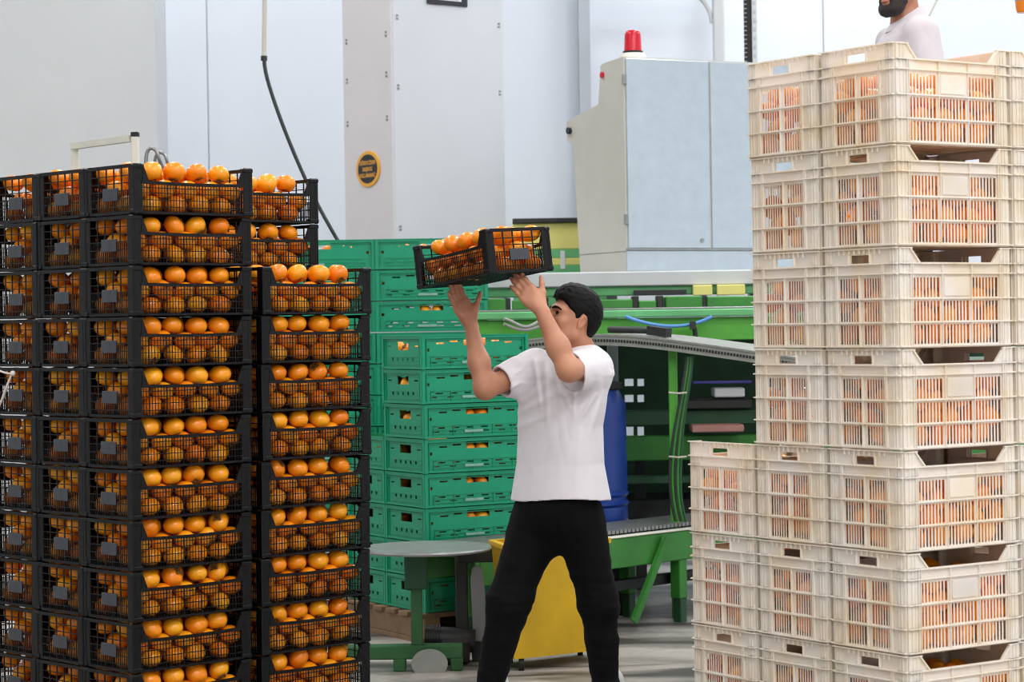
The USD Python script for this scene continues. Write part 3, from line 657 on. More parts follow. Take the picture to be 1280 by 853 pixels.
on_line('white_box', 'small white box inside the dark sorting line, beside the cream stack', 'box', 893, 931, 485, 497, 12.45, 0.2, 'paper')
on_line('lilac_lamp_bar', 'thin lilac light bar under the chain conveyor', 'lamp', 866, 940, 476, 480, 12.5, 0.05, 'lilac')
on_line('pink_carton', 'flat pinkish carton lying on the beam of the sorting line', 'carton', 865, 930, 531, 541, 12.3, 0.2, 'card_pink')
on_line('dark_tray', 'dark steel tray inside the sorting line, under the white box', 'tray', 858, 940, 499, 512, 12.45, 0.3, 'dark_metal')
# slat chain conveyor running across the front of the line
t = thing('slat_conveyor', 'grey curved slat chain conveyor with slotted edge, behind the worker', 'conveyor')
fr = spline([at(600, 440, 12.0), at(670, 431, 11.9), at(740, 426, 11.75), at(805, 429, 11.55), at(870, 437, 11.35), at(960, 450, 11.1), at(1060, 466, 10.9)], 40)
edge = MB(); top = MB(); slot = MB()
for a, b in zip(fr[:-1], fr[1:]):
    d = (b - a) / np.linalg.norm(b - a); back = np.array([-d[1], d[0], 0]); back /= np.linalg.norm(back)
    if back[1] < 0: back = -back
    edge.bar(a + back * 0.008, b + back * 0.008, 0.016, 0.05)
    L = np.linalg.norm(b - a)
    for q in range(3):
        c = a + (b - a) * (q + 0.5) / 3
        slot.bar(c - d * L * 0.10 - back * 0.001, c + d * L * 0.10 - back * 0.001, 0.004, 0.014)
        v = [p + back * w + np.array([0, 0, z]) for z in (0.024, 0.034) for w in (-0.005, 0.36) for p in (c - d * L * 0.155, c + d * L * 0.155)]
        top.add(v, BOXF)
obj('side_rail', edge, 'grey_plastic', t); obj('edge_slots', slot, 'dark_metal', t, kind='stuff'); obj('slats', top, 'grey_plastic', t, kind='stuff')
for px, Yq in ((842, 11.5), (608, 12.05)):
    p = at(px, 440, Yq); obj('leg', MB().bev(p[0] - 0.022, p[0] + 0.022, p[1] + 0.05, p[1] + 0.1, 0.0, at(px, 434, Yq)[2], 0.005), 'green_bright', t)
t = thing('rubber_roller', 'dark brown roller with a square bearing lying on the slat conveyor', 'roller')
a, b = at(762, 417, 11.8), at(812, 418, 11.6)
a[2] += 0.02; b[2] += 0.02
obj('roller', MB().tube([a, (a + b) / 2, b], 0.018, 14), 'dark_metal', t, smooth=40)
obj('bearing', MB().bar(b, at(836, 420, 11.52) + [0, 0, 0.015], 0.05, 0.045), 'dark_metal', t)
# cables on the line
t = thing('cable_bundle', 'dark and green cables tied to the green post under the slat conveyor', 'cable')
for k in range(5):
    o = (k - 2) * 3.2
    obj('cable', MB().tube(spline([at(862 + o * 0.5, 446, 11.42), at(858 + o * 0.6, 480, 11.42), at(851 + o * 0.7, 520, 11.42), at(845 + o, 570, 11.42), at(845 + o, 620, 11.42), at(851 + o, 652, 11.42)], 24), 0.008, 8), ('cable_black', 'green_paint', 'cable_black', 'green_paint', 'green_dark')[k], t, smooth=60)
for py in (491, 571): obj('tie', MB().tube([at(836, py, 11.38), at(848, py + 1, 11.36), at(858, py, 11.38)], 0.005, 6), 'cable_white', t)
t = thing('blue_hose', 'blue air hose sagging along the green side panel', 'hose')
obj('hose', MB().tube(spline([at(782, 396, 12.02), at(800, 402, 12.02), at(830, 407.5, 12.02), at(862, 406, 12.02), at(890, 396, 12.02)], 24), 0.009, 8), 'cable_blue', t, smooth=60)
obj('clip', MB().bar(at(866, 402, 12.0), at(866, 412, 12.0), 0.035, 0.03), 'dark_metal', t)
obj('drop', MB().tube([at(868, 410, 12.02), at(870, 424, 12.02), at(871, 436, 11.6)], 0.014, 8), 'cable_black', t, smooth=60)
t = thing('grey_hose', 'bent grey hoses on the green line beside the raised forearm', 'hose')
for o in (0, 6): obj('hose', MB().tube(spline([at(630, 399 + o, 12.0), at(645, 405 + o, 12.0), at(658, 409 + o * 0.6, 11.98), at(672, 403 + o, 12.0), at(690, 399 + o, 12.0)], 20), 0.009, 8), 'grey_plastic', t, smooth=60)

# blue barrel
bx = at(714, 600, 11.35); t = thing('blue_barrel', 'blue plastic barrel behind the worker, under the conveyor', 'barrel', mat4((at(714, 600, 11.95)[0], 11.98, 0.0)))
R = 0.298
pr = [(0.0001, 0.23), (R - 0.02, 0.23), (R - 0.002, 0.25), (R, 0.34), (R - 0.004, 0.345), (R + 0.006, 0.36), (R - 0.004, 0.375), (R, 0.38), (R, 0.54), (R - 0.006, 0.55), (R + 0.008, 0.565), (R - 0.006, 0.58), (R - 0.006, 0.6), (R + 0.008, 0.615), (R - 0.004, 0.63), (R, 0.64), (R - 0.004, 1.08), (R - 0.03, 1.14), (R - 0.04, 1.165)]
obj('shell', MB().lathe(pr, n=56), 'barrel_blue', t, smooth=35)
obj('lid', MB().lathe([(R - 0.035, 1.16), (R - 0.02, 1.165), (R - 0.02, 1.195), (R - 0.05, 1.2), (0.0001, 1.19)], n=56), 'rubber_black', t, smooth=35)
obj('stand', MB().bev(-0.27, 0.27, -0.27, 0.27, 0.0, 0.228, 0.01), 'dark_metal', t)

# ------------------------------------------------------------------ low chain conveyor, disc table, bin
A, B = np.array([at(600, 680, 10.35)[0], 10.35, 0]), np.array([at(1000, 680, 12.1)[0], 12.1, 0])
dA = (B - A) / np.linalg.norm(B - A); LL = np.linalg.norm(B - A); nA = np.array([-dA[1], dA[0], 0])
LM = mat4(A, np.stack([dA, nA, [0, 0, 1]], 1))
t = thing('low_conveyor', 'low green conveyor with a grey chain and diagonal brace, right of the worker', 'conveyor', LM)
obj('side_rail', MB().bev(0, LL, 0, 0.04, 0.315, 0.462, 0.005), 'green_paint', t)
obj('rail_lip', MB().bev(0, LL, -0.006, 0.05, 0.462, 0.470, 0.003), 'cream_paint', t)
obj('far_rail', MB().bev(0, LL, 0.42, 0.46, 0.315, 0.470, 0.005), 'green_paint', t)
obj('chain_bed', MB().box(0, LL, 0.05, 0.42, 0.44, 0.462), 'rubber_black', t)
mb = MB()
for k in range(int(LL / 0.03)): mb.box(k * 0.03, k * 0.03 + 0.022, 0.07, 0.41, 0.474, 0.492)
obj('chain_slats', mb, 'steel', t, kind='stuff')
s1 = np.linalg.norm(at(850, 700, 11.42)[:2] - A[:2])
for s_ in (s1, s1 - 1.15, s1 + 0.9):
    for y in (0.04, 0.38):
        lg = obj('leg', MB().bev(s_ - 0.03, s_ + 0.03, y - 0.035, y + 0.03, 0.12, 0.40, 0.005), 'green_paint', t)
        obj('foot', MB().bev(s_ - 0.02, s_ + 0.03, y - 0.03, y + 0.022, 0.0, 0.125, 0.004), 'green_dark', lg)
obj('brace', MB().bar((s1 - 0.16, -0.022, 0.44), (s1 - 0.42, -0.022, 0.05), 0.012, 0.05).bar((s1 - 0.175, -0.03, 0.445), (s1 - 0.42, -0.03, 0.075), 0.008, 0.008), 'green_paint', t)
# tie rods and scrap under the conveyor
obj('tie_rod', MB().bar((s1 - 1.1, 0.2, 0.2), (s1 + 0.9, 0.2, 0.2), 0.05, 0.05), 'dark_metal', t)
t = thing('rotary_table', 'round grey disc table on a green post, left of the worker', 'table')
Yd = 9.95; cD = at(532, 685, Yd)
mb = MB().lathe([(0.0001, -0.012), (0.285, -0.012), (0.29, -0.004), (0.285, 0.004), (0.0001, 0.004)], n=64); obj('disc', mb.xf(mat4(cD)), 'steel', t, smooth=30)
xp = at(520, 700, Yd)[0]
obj('drive_box', MB().bev(xp - 0.05, xp + 0.05, Yd - 0.05, Yd + 0.05, at(520, 736, Yd)[2], cD[2] - 0.013, 0.006), 'green_dark', t)
obj('post', MB().bev(xp - 0.025, xp + 0.025, Yd - 0.025, Yd + 0.025, 0.11, at(520, 730, Yd)[2], 0.005), 'green_shaded', t)
zbm = at(520, 806, Yd)[2]
obj('base_beam', MB().bev(xp - 0.35, at(578, 800, Yd)[0], Yd - 0.04, Yd + 0.04, zbm - 0.06, zbm, 0.005), 'green_shaded', t)
for px in (500, 571): x = at(px, 830, Yd)[0]; obj('foot', MB().bev(x - 0.027, x + 0.027, Yd - 0.045, Yd + 0.035, 0, zbm - 0.058, 0.005), 'green_shaded', t)
x = at(577, 730, Yd + 0.25)[0]; obj('rear_post', MB().bev(x - 0.028, x + 0.028, Yd + 0.22, Yd + 0.28, 0, cD[2] - 0.02, 0.005), 'dark_metal', t)
obj('arm', MB().bev(x - 0.02, x + 0.22, Yd + 0.2, Yd + 0.3, cD[2] - 0.09, cD[2] - 0.02, 0.005), 'dark_metal', t)
t = thing('round_end_plate', 'round dull grey plate hung on the green base beam of the disc table', 'plate', mat4(at(537, 830, Yd - 0.07)))
obj('plate', MB().lathe([(0.0001, -0.01), (0.078, -0.01), (0.08, 0), (0.078, 0.01), (0.0001, 0.01)], n=40).xf(np.array([[1, 0, 0, 0], [0, 0, 1, 0], [0, 0.8, 0, 0], [0, 0, 0, 1.0]])), 'grey_plastic', t, smooth=30)
t = thing('gear_motor', 'dark oily gear motor lying beside the disc table post', 'motor')
pm = at(545, 803, 10.15)
obj('motor', MB().tube([pm + [-0.05, 0, 0.02], pm + [0.06, 0.0, 0.015], pm + [0.17, 0.01, 0.0]], 0.052, 16), 'dark_metal', t, smooth=40)
obj('gearbox', MB().bev(pm[0] + 0.02, pm[0] + 0.15, pm[1] - 0.07, pm[1] + 0.07, 0.0, pm[2] + 0.02, 0.015), 'dark_metal', t)
for k in range(6): obj('cooling_fin', MB().tube([pm + [-0.045 + k * 0.012, 0, 0.02], pm + [-0.040 + k * 0.012, 0, 0.02]], 0.058, 16), 'rubber_black', t)
# grey guard plate and yellow bin on castors
t = thing('guard_plate', 'upright light grey rounded plate beside the left trouser leg', 'plate', mat4(at(598, 795, 10.2) * [1, 1, 0] ))
zt, zb_ = at(598, 707, 10.2)[2], at(598, 802, 10.2)[2]
pl = Polygon([(-0.022, zb_), (0.03, zb_), (0.032, zt - 0.12), (0.022, zt - 0.02), (0.0, zt), (-0.024, zt - 0.015), (-0.032, zt - 0.06)])
obj('plate', MB().plate(pl, 0.02, np.array([[1.0, 0, 0], [0, 0, 1], [0, 1, 0]]), (0, 0, 0)), 'column_grey', t)
obj('stand', MB().bev(-0.03, 0.05, -0.02, 0.06, 0, zb_, 0.004), 'dark_metal', t)
t = thing('yellow_bin', 'yellow steel bin on dark castors seen between the worker legs', 'bin')
by = 9.85; b0, b1 = at(643, 833, by), at(741, 818, by + 0.22); zt = 0.505
L0 = np.array([at(641, 833, by + 0.06)[0], by + 0.06, 0])
q = [np.array(v) for v in ((b0[0], by, 0.02), (b1[0] + 0.06, by + 0.26, 0.02), (b1[0] - 0.02, by + 0.52, 0.02), (b0[0] - 0.06, by + 0.28, 0.02))]
import manifold3d as m3
cen = sum(q) / 4; topq = [cen + (p - cen) * 1.0 + np.array([0, 0, zt - 0.02]) for p in q]
topq[0] += [-0.02, -0.02, 0]; topq[3] += [-0.035, 0, 0]; topq[1] += [0.02, 0, 0]
hull = m3.Manifold.hull_points(np.array(q + topq)); hin = m3.Manifold.hull_points(np.array([cen + (p - cen) * [0.97, 0.97, 1] + [0, 0, 0.02] for p in q] + [cen * [1, 1, 0] + (p - cen * [1, 1, 0]) * [0.97, 0.97, 1] + [0, 0, 0.1] for p in topq]))
obj('tub', hull.translate((0, 0, 0.035)) - hin.translate((0, 0, 0.035)), 'yellow_paint', t)
mb = MB()
for p, p2 in zip(topq, topq[1:] + topq[:1]): mb.bar(p + [0, 0, 0.035], p2 + [0, 0, 0.035], 0.025, 0.02)
obj('rim', mb, 'yellow_paint', t)
for p in q:
    d = cen - p; c = p + d * 0.18; c[2] = 0.028
    obj('castor', MB().tube([c + [-0.012, 0, 0], c, c + [0.012, 0, 0]], 0.028, 14), 'rubber_black', t, smooth=40)

# ------------------------------------------------------------------ left: white rack, bent pipe, twine; right: orange lamp, thin cable
t = thing('tube_rack', 'cream painted square tube rack rising behind the black stacks', 'rack')
pa, pb = at(94, 181, 10.4), at(169, 171, 10.1)
obj('post', MB().bev(pa[0] - 0.017, pa[0] + 0.017, pa[1] - 0.02, pa[1] + 0.02, 0, pa[2], 0.003), 'cream_paint', t)
obj('post', MB().bev(pb[0] - 0.016, pb[0] + 0.016, pb[1] - 0.02, pb[1] + 0.02, 0, pb[2], 0.003), 'cream_paint', t)
obj('top_bar', MB().bar(pa + [-0.01, 0, -0.008], pb + [-0.02, 0, -0.008], 0.035, 0.028), 'cream_paint', t)
obj('end_cap', MB().bev(pb[0] - 0.017, pb[0] + 0.017, pb[1] - 0.022, pb[1] + 0.02, pb[2], pb[2] + 0.02, 0.003), 'rubber_black', t)
t = thing('bent_pipe', 'bent grey steel pipe loop behind the top persimmons', 'pipe')
Yq = 9.6; pts = [at(182, 205, Yq) * [1, 1, 0], at(182, 205, Yq), at(183.5, 192, Yq), at(188, 185.5, Yq), at(193, 186.5, Yq), at(198, 196, Yq), at(204, 212, Yq + 0.05), at(206, 225, Yq + 0.1)]
obj('pipe', MB().tube(np.vstack([pts[0], spline(pts[1:], 24)]), 0.008, 10), 'steel', t, smooth=60)
obj('pipe', MB().tube(np.vstack([pts[0] + [0.03, 0.04, 0], spline([p + [0.03, 0.04, -0.015] for p in pts[1:]], 24)]), 0.007, 10), 'steel', t, smooth=60)
t = thing('twine', 'white twine knotted round the leftmost black stack', 'twine')
cA = O + ul * 0.305 * 3 - ur * 0.012
for pts in ([at(-14, 456, 8.360), at(0, 464, 8.320), at(10, 467, 8.300), at(16, 467, 8.280)], [at(16, 467, 8.280), at(10, 480, 8.300), at(4, 497, 8.320), at(-4, 512, 8.340)], [at(15, 468, 8.280), at(8, 484, 8.295), at(1, 503, 8.315), at(-6, 520, 8.340)]):
    obj('strand', MB().tube(spline(pts, 14), 0.004, 6), 'twine', t, smooth=60)
obj('knot', MB().mesh(trimesh.creation.icosphere(2, 0.010)).xf(mat4(at(16, 467, 8.270))), 'twine', t, smooth=True)
t = thing('orange_lamp', 'orange warning lamp hanging at the upper right corner', 'lamp', mat4(at(1280, 16, 12.0)))
obj('lens', MB().lathe([(0.0001, 0), (0.036, 0.0), (0.042, 0.02), (0.046, 0.06), (0.0001, 0.062)], n=28), 'orange_lens', t, smooth=40)
obj('cap', MB().lathe([(0.046, 0.06), (0.048, 0.08), (0.03, 0.10), (0.0001, 0.10)], n=28), 'grey_plastic', t, smooth=40)
obj('rod', MB().tube([(0, 0, 0.095), (0, 0, 1.0), (0, 0, 3.4)], 0.012, 8), 'grey_plastic', t)
t = thing('thin_cable', 'thin grey cable slanting across the wall above the second worker', 'cable')
obj('cable', MB().tube([at(1185, -30, 15.9), at(1165, 12, 15.9), at(1130, 80, 15.9)], 0.008, 8), 'cable_white', t)

# ------------------------------------------------------------------ people: smooth distance fields meshed as one surface each
def cone(a, b, ra, rb):
    a, b = np.asarray(a, float), np.asarray(b, float); d = b - a; dd = d @ d
    def f(p):
        q = p - a; h = np.clip(q @ d / dd, 0, 1); return np.linalg.norm(q - h[:, None] * d, axis=1) - (ra + (rb - ra) * h)
    f.c, f.r = (a + b) / 2, np.linalg.norm(d) / 2 + max(ra, rb); return f
def ell(c, r, R=None):
    c, r = np.asarray(c, float), np.asarray(r, float)
    def f(p):
        q = p - c
        if R is not None: q = q @ R
        k0 = np.linalg.norm(q / r, axis=1); k1 = np.linalg.norm(q / r**2, axis=1); return k0 * (k0 - 1) / np.maximum(k1, 1e-9)
    f.c, f.r = c, r.max(); return f
def loft(zs, cs, rx, ry, L, Fw, n=2.0):
    """stack of ellipses: centre line, half width along L and half depth along Fw, by height"""
    zs, cs, rx, ry = map(lambda a: np.asarray(a, float), (zs, cs, rx, ry))
    def f(p):
        z = np.clip(p[:, 2], zs[0], zs[-1]); cx, cy = np.interp(z, zs, cs[:, 0]), np.interp(z, zs, cs[:, 1])
        q = np.stack([p[:, 0] - cx, p[:, 1] - cy], 1); u, w = q @ L[:2], q @ Fw[:2]; a, b = np.interp(z, zs, rx), np.interp(z, zs, ry)
        k = (np.abs(u / a) ** n + np.abs(w / b) ** n) ** (1 / n); d = (k - 1) * np.minimum(a, b); e = np.abs(p[:, 2] - z)
        return np.where(e > 0, np.sqrt(np.maximum(d, 0) ** 2 + e**2), d)
    return f
def smin(a, b, k):
    h = np.maximum(k - np.abs(a - b), 0) / k; return np.minimum(a, b) - h * h * k / 4
def smax(a, b, k): return -smin(-a, -b, k)
def union(prims, k):
    def f(p):
        d = np.full(len(p), 9.0)
        for g in prims:
            g, kk = g if isinstance(g, tuple) else (g, k)
            if hasattr(g, 'c'):
                m = np.linalg.norm(p - g.c, axis=1) < g.r + 0.09
                if m.any(): d[m] = smin(d[m], g(p[m]), kk)
                d[~m] = np.minimum(d[~m], np.linalg.norm(p[~m] - g.c, axis=1) - g.r + 0.0)
            else: d = smin(d, g(p), kk)
        return d
    return f
def surface(f, lo, hi, h, B=10):
    """surface nets on a grid that is filled only near the surface"""
    lo, hi = np.asarray(lo, float), np.asarray(hi, float); nb = np.ceil((hi - lo) / (h * B)).astype(int); n = nb * B + 1
    V = np.ones(n, np.float32)
    bi = np.stack(np.meshgrid(*map(np.arange, nb), indexing='ij'), -1).reshape(-1, 3)
    cen = lo + (bi + 0.5) * B * h; dc = f(cen); rad = B * h * 0.87 * 1.35 + 0.004
    o = np.stack(np.meshgrid(*[np.arange(B + 1)] * 3, indexing='ij'), -1).reshape(-1, 3)
    for b in bi[dc < -rad]: V[b[0]*B:b[0]*B+B+1, b[1]*B:b[1]*B+B+1, b[2]*B:b[2]*B+B+1] = -1
    act = bi[np.abs(dc) <= rad]
    for s in range(0, len(act), 250):
        idx = (act[s:s+250, None] * B + o[None]).reshape(-1, 3); V[idx[:, 0], idx[:, 1], idx[:, 2]] = f(lo + idx * h)
    ins = V < 0; c = np.zeros(np.array(n) - 1, np.int8)
    for a, b, d in np.ndindex(2, 2, 2): c += ins[a:n[0]-1+a, b:n[1]-1+b, d:n[2]-1+d]
    cell = np.argwhere((c > 0) & (c < 8)); num = np.full(c.shape, -1, np.int64); num[tuple(cell.T)] = np.arange(len(cell))
    acc, cnt = np.zeros((len(cell), 3)), np.zeros(len(cell))
    cor = list(np.ndindex(2, 2, 2))
    for i, a in enumerate(cor):
        for b in cor[i+1:]:
            if sum(abs(np.subtract(a, b))) != 1: continue
            va, vb = V[tuple((cell + a).T)], V[tuple((cell + b).T)]; m = (va < 0) != (vb < 0)
            t = np.where(m, va / np.where(m, va - vb, 1), 0); pt = np.array(a) + t[:, None] * (np.array(b) - np.array(a)); acc[m] += pt[m]; cnt[m] += 1
    v = lo + (cell + acc / cnt[:, None]) * h; F = []
    for ax in range(3):
        o1, o2 = [np.eye(3, dtype=int)[k] for k in ((ax + 1) % 3, (ax + 2) % 3)]; e = np.eye(3, dtype=int)[ax]
        sl = [slice(1, k - 1) for k in n]; sl[ax] = slice(0, n[ax] - 1); A = ins[tuple(sl)]
        sl[ax] = slice(1, n[ax]); Bv = ins[tuple(sl)]; g = np.argwhere(A != Bv)
        off = np.ones(3, int); off[ax] = 0; p = g + off; flip = ~A[tuple(g.T)]
        q = np.stack([num[tuple((p - o1 * a - o2 * b).T)] for a, b in ((0, 0), (1, 0), (1, 1), (0, 1))], 1)
        q[flip] = q[flip][:, ::-1]; F.append(q)
    q = np.vstack(F); q = q[(q >= 0).all(1)]
    m = trimesh.Trimesh(v, np.vstack([q[:, [0, 1, 2]], q[:, [0, 2, 3]]]), process=False)
    e = m.edges_unique; from scipy.sparse import coo_matrix
    W = coo_matrix((np.ones(2 * len(e)), (np.r_[e[:, 0], e[:, 1]], np.r_[e[:, 1], e[:, 0]])), shape=(len(v), len(v))).tocsr(); dg = np.maximum(np.asarray(W.sum(1)).ravel(), 1)[:, None]
    for _ in range(4):
        for k in (0.5, -0.52): v = v + k * (W @ v / dg - v)
    m = trimesh.Trimesh(v, m.faces, process=False)
    if m.volume < 0: m.faces = m.faces[:, ::-1]
    return m
def unit(v): v = np.asarray(v, float); return v / np.linalg.norm(v)
def frame(F, up=(0, 0, 1)):
    F = unit(F); L = unit(np.cross(up, F)); return np.stack([F, L, np.cross(F, L)], 1)     # columns forward, left, up
def hand(W, p, n, right, bends, thumb, spread=0.10, k=0.008, scale=1.0):
    """W wrist, p towards the knuckles, n out of the palm; bends = (knuckle, middle, end) radians for each finger; thumb = direction in (p, s, n)"""
    p = unit(p); n = unit(np.asarray(n) - (np.asarray(n) @ p) * p); s = np.cross(p, n) if right else np.cross(n, p)
    out = [(cone(W - p * 0.015, W + p * 0.03, 0.026, 0.024), 0.02)]
    spec = [(0.090, 0.029, (0.043, 0.026, 0.020), 0.0094), (0.094, 0.0095, (0.047, 0.030, 0.021), 0.0096), (0.089, -0.010, (0.043, 0.028, 0.021), 0.0092), (0.080, -0.028, (0.034, 0.021, 0.019), 0.0082)]
    for i, (Lk, o, ph, r) in enumerate(spec):
        K = W + (p * Lk + s * o) * scale; out.append((cone(W + p * 0.02 + s * o * 0.55, K, 0.0155, r + 0.003), 0.014))
        out.append((cone(W + p * 0.045 + s * o * 0.8 + n * 0.008, K + n * 0.004 - p * 0.008, 0.013, r + 0.001), 0.014))
        d0 = unit(p + s * spread * (1.2 - i) * 0.8); a = 0; P = K
        for j, l in enumerate(ph):
            a += bends[i][j]; d = d0 * math.cos(a) + n * math.sin(a); Q = P + d * l * scale
            out.append((cone(P, Q, r * (1 - 0.08 * j), r * (0.92 - 0.08 * j)), k)); P = Q
    T0 = W + p * 0.022 + s * 0.020 + n * 0.010; T1 = W + (p * 0.050 + s * 0.046 + n * 0.014) * scale
    td = unit(p * thumb[0] + s * thumb[1] + n * thumb[2]); T2 = T1 + td * 0.036 * scale; td2 = unit(td + p * 0.12); T3 = T2 + td2 * 0.026 * scale
    out += [(cone(T0, T1, 0.0185, 0.0135), 0.016), (cone(T1, T2, 0.0122, 0.0104), 0.010), (cone(T2, T3, 0.0104, 0.0078), 0.006), (cone(T1, W + p * 0.07 + s * 0.024, 0.009, 0.010), 0.012)]
    return out
def head_field(H, R):
    """H between the ears, R columns forward, left, up"""
    P = lambda f, l, u: H + R @ np.array([f, l, u])
    E = lambda f, l, u, r: ell(P(f, l, u), r, R)
    add = [E(-0.014, 0, 0.040, (0.096, 0.075, 0.088)), (E(0.032, 0, -0.025, (0.062, 0.060, 0.082)), 0.03), (cone(P(0.064, 0.014, -0.104), P(0.064, -0.014, -0.104), 0.019, 0.019), 0.03),
           (E(0.070, 0, 0.020, (0.026, 0.054, 0.026)), 0.02)]
    for s in (-1, 1):
        add += [(cone(P(0.0, s * 0.054, -0.058), P(0.056, s * 0.016, -0.102), 0.016, 0.016), 0.03), (cone(P(-0.004, s * 0.058, -0.010), P(0.0, s * 0.054, -0.060), 0.014, 0.014), 0.02),
                (E(0.060, s * 0.040, -0.022, (0.022, 0.020, 0.018)), 0.02), (cone(P(0.086, s * 0.012, 0.026), P(0.070, s * 0.048, 0.024), 0.009, 0.007), 0.012)]
    nose = [(cone(P(0.088, 0, 0.014), P(0.108, 0, -0.026), 0.0075, 0.0105), 0.012), (E(0.104, 0, -0.032, (0.012, 0.011, 0.009)), 0.006)] + [(E(0.094, s * 0.0125, -0.034, (0.012, 0.007, 0.0075)), 0.006) for s in (-1, 1)]
    lips = [(cone(P(0.088, 0.010, -0.062), P(0.078, 0.024, -0.065), 0.0070, 0.004), 0.006), (cone(P(0.088, -0.010, -0.062), P(0.078, -0.024, -0.065), 0.0070, 0.004), 0.006), (cone(P(0.088, 0.008, -0.062), P(0.088, -0.008, -0.062), 0.0072, 0.0072), 0.005),
            (cone(P(0.084, 0.010, -0.074), P(0.084, -0.010, -0.074), 0.0085, 0.0085), 0.006)]
    base = union(add + nose + lips, 0.03)
    sock = [E(0.094, s * 0.032, 0.006, (0.017, 0.019, 0.012)) for s in (-1, 1)]
    lids = union([(E(0.0735, s * 0.032, 0.004, (0.0130, 0.0150, 0.0128)), 0.004) for s in (-1, 1)], 0.003)
    slit = [E(0.088, s * 0.033, 0.0035, (0.012, 0.0125, 0.0046)) for s in (-1, 1)]
    ears = []
    for s in (-1, 1):
        a = math.radians(16); Re = R @ np.array([[math.cos(a), 0, -math.sin(a)], [0, 1, 0], [math.sin(a), 0, math.cos(a)]])
        tw = math.radians(24) * s; Re = Re @ np.array([[math.cos(tw), -math.sin(tw), 0], [math.sin(tw), math.cos(tw), 0], [0, 0, 1]])
        ears.append((P(-0.014, s * 0.074, -0.006), Re, s))
    eout = [ell(c, (0.018, 0.0075, 0.031), Re) for c, Re, s in ears]; ein = [ell(c + Re @ np.array([0.003, s * 0.007, 0.003]), (0.010, 0.006, 0.019), Re) for c, Re, s in ears]
    mouth = cone(P(0.094, 0.022, -0.0675), P(0.094, -0.022, -0.0675), 0.0022, 0.0022)
    def f(p):
        d = base(p)
        for g in sock: d = smax(d, -g(p), 0.014)
        d = smin(d, lids(p), 0.004)
        for g in slit: d = smax(d, -g(p), 0.002)
        d = smax(d, -mouth(p), 0.004)
        for g, h in zip(eout, ein): d = smin(d, smax(g(p), -h(p), 0.004), 0.006)
        return d
    f.c, f.r = H + R @ np.array([0.005, 0, 0]), 0.16; return f
def hair_field(H, R, vol=0.026, nape=-0.055):
    E = lambda f, l, u, r: ell(H + R @ np.array([f, l, u]), r, R)
    cap = union([E(-0.014, 0, 0.042, (0.101, 0.0800, 0.093)), (E(0.012, 0, 0.080, (0.088, 0.066, 0.040 + vol)), 0.03), (E(-0.048, 0, -0.005, (0.055, 0.066, 0.066)), 0.03)], 0.02)
    hf = [-0.13, -0.060, -0.044, -0.034, -0.012, -0.004, 0.000, 0.014, 0.020, 0.046, 0.062, 0.080, 0.13]
    hu = [nape, nape, -0.010, 0.020, 0.030, 0.024, -0.016, -0.016, 0.020, 0.034, 0.054, 0.066, 0.070]
    def f(p):
        q = (p - H) @ R; nz = meshkit.fbm(q * np.array([45, 110, 70]), 3) - 0.5; d = cap(p) - 0.010 * nz * np.clip((q[:, 2] + 0.02) * 20, 0.3, 1)
        line = np.interp(q[:, 0], hf, hu) + 0.010 * (meshkit.fbm(q * np.array([90, 90, 10]), 2, 5) - 0.5)
        return smax(d, (line - q[:, 2]) * 0.6, 0.003)
    return f
def bbox(pts, pad): pts = np.array(pts); return pts.min(0) - pad, pts.max(0) + pad
def wrinkle(scale, amp, seed, stretch):
    S = np.asarray(stretch, float) * scale
    return lambda p: amp * (2 * np.abs(2 * meshkit.fbm(p * S, 2, seed) - 1) - 0.6)
def person_head(t, H, R, hair=True, vol=0.026, nape=-0.055, gaze=(1, 0, 0), hdf=None):
    P = lambda f, l, u: H + R @ np.array([f, l, u])
    for s in (-1, 1):
        e = obj('eye', MB().mesh(trimesh.creation.icosphere(3, 0.0118)).xf(mat4(P(0.0745, s * 0.032, 0.004))), 'eye_white', t, smooth=True)
        g = unit(R @ unit(np.asarray(gaze, float))); c = P(0.0745, s * 0.032, 0.004)
        obj('iris', MB().tube([c + g * 0.0100, c + g * 0.0113, c + g * 0.0121], [0.0072, 0.0068, 0.005], 16), 'iris', e)
        def on_skin(l, u, lift):
            fs = np.linspace(0.13, 0.03, 201); d = hdf(np.array([P(f, l, u) for f in fs])); k = int(np.argmax(d < 0)); return P(fs[k] + lift, l, u)
        bl = np.linspace(0.011, 0.057, 12); bu = np.interp(bl, [0.011, 0.026, 0.042, 0.057], [0.0245, 0.029, 0.0285, 0.021])
        obj('eyebrow', MB().tube([on_skin(s * l, u + o, 0.0) for l, u, o in zip(bl, bu, np.zeros(12))], np.interp(bl, [0.011, 0.028, 0.057], [0.0042, 0.0056, 0.0026]), 8), 'hair', t, smooth=60)
        ll = np.linspace(0.020, 0.047, 9); lu = 0.0045 + 0.0052 * np.sin((ll - 0.018) / 0.031 * np.pi)
        obj('eyelash', MB().tube([on_skin(s * l, u + 0.0025, 0.0012) for l, u in zip(ll, lu)], [0.0008, 0.0014, 0.002, 0.0022, 0.0022, 0.0022, 0.002, 0.0018, 0.0012], 6), 'hair', t, smooth=60)
    if hair: obj('hair', surface(hair_field(H, R, vol, nape), *bbox([P(f, l, u) for f in (-0.13, 0.12) for l in (-0.1, 0.1) for u in (-0.1, 0.17)], 0.0), 0.004), 'hair', t, smooth=True)
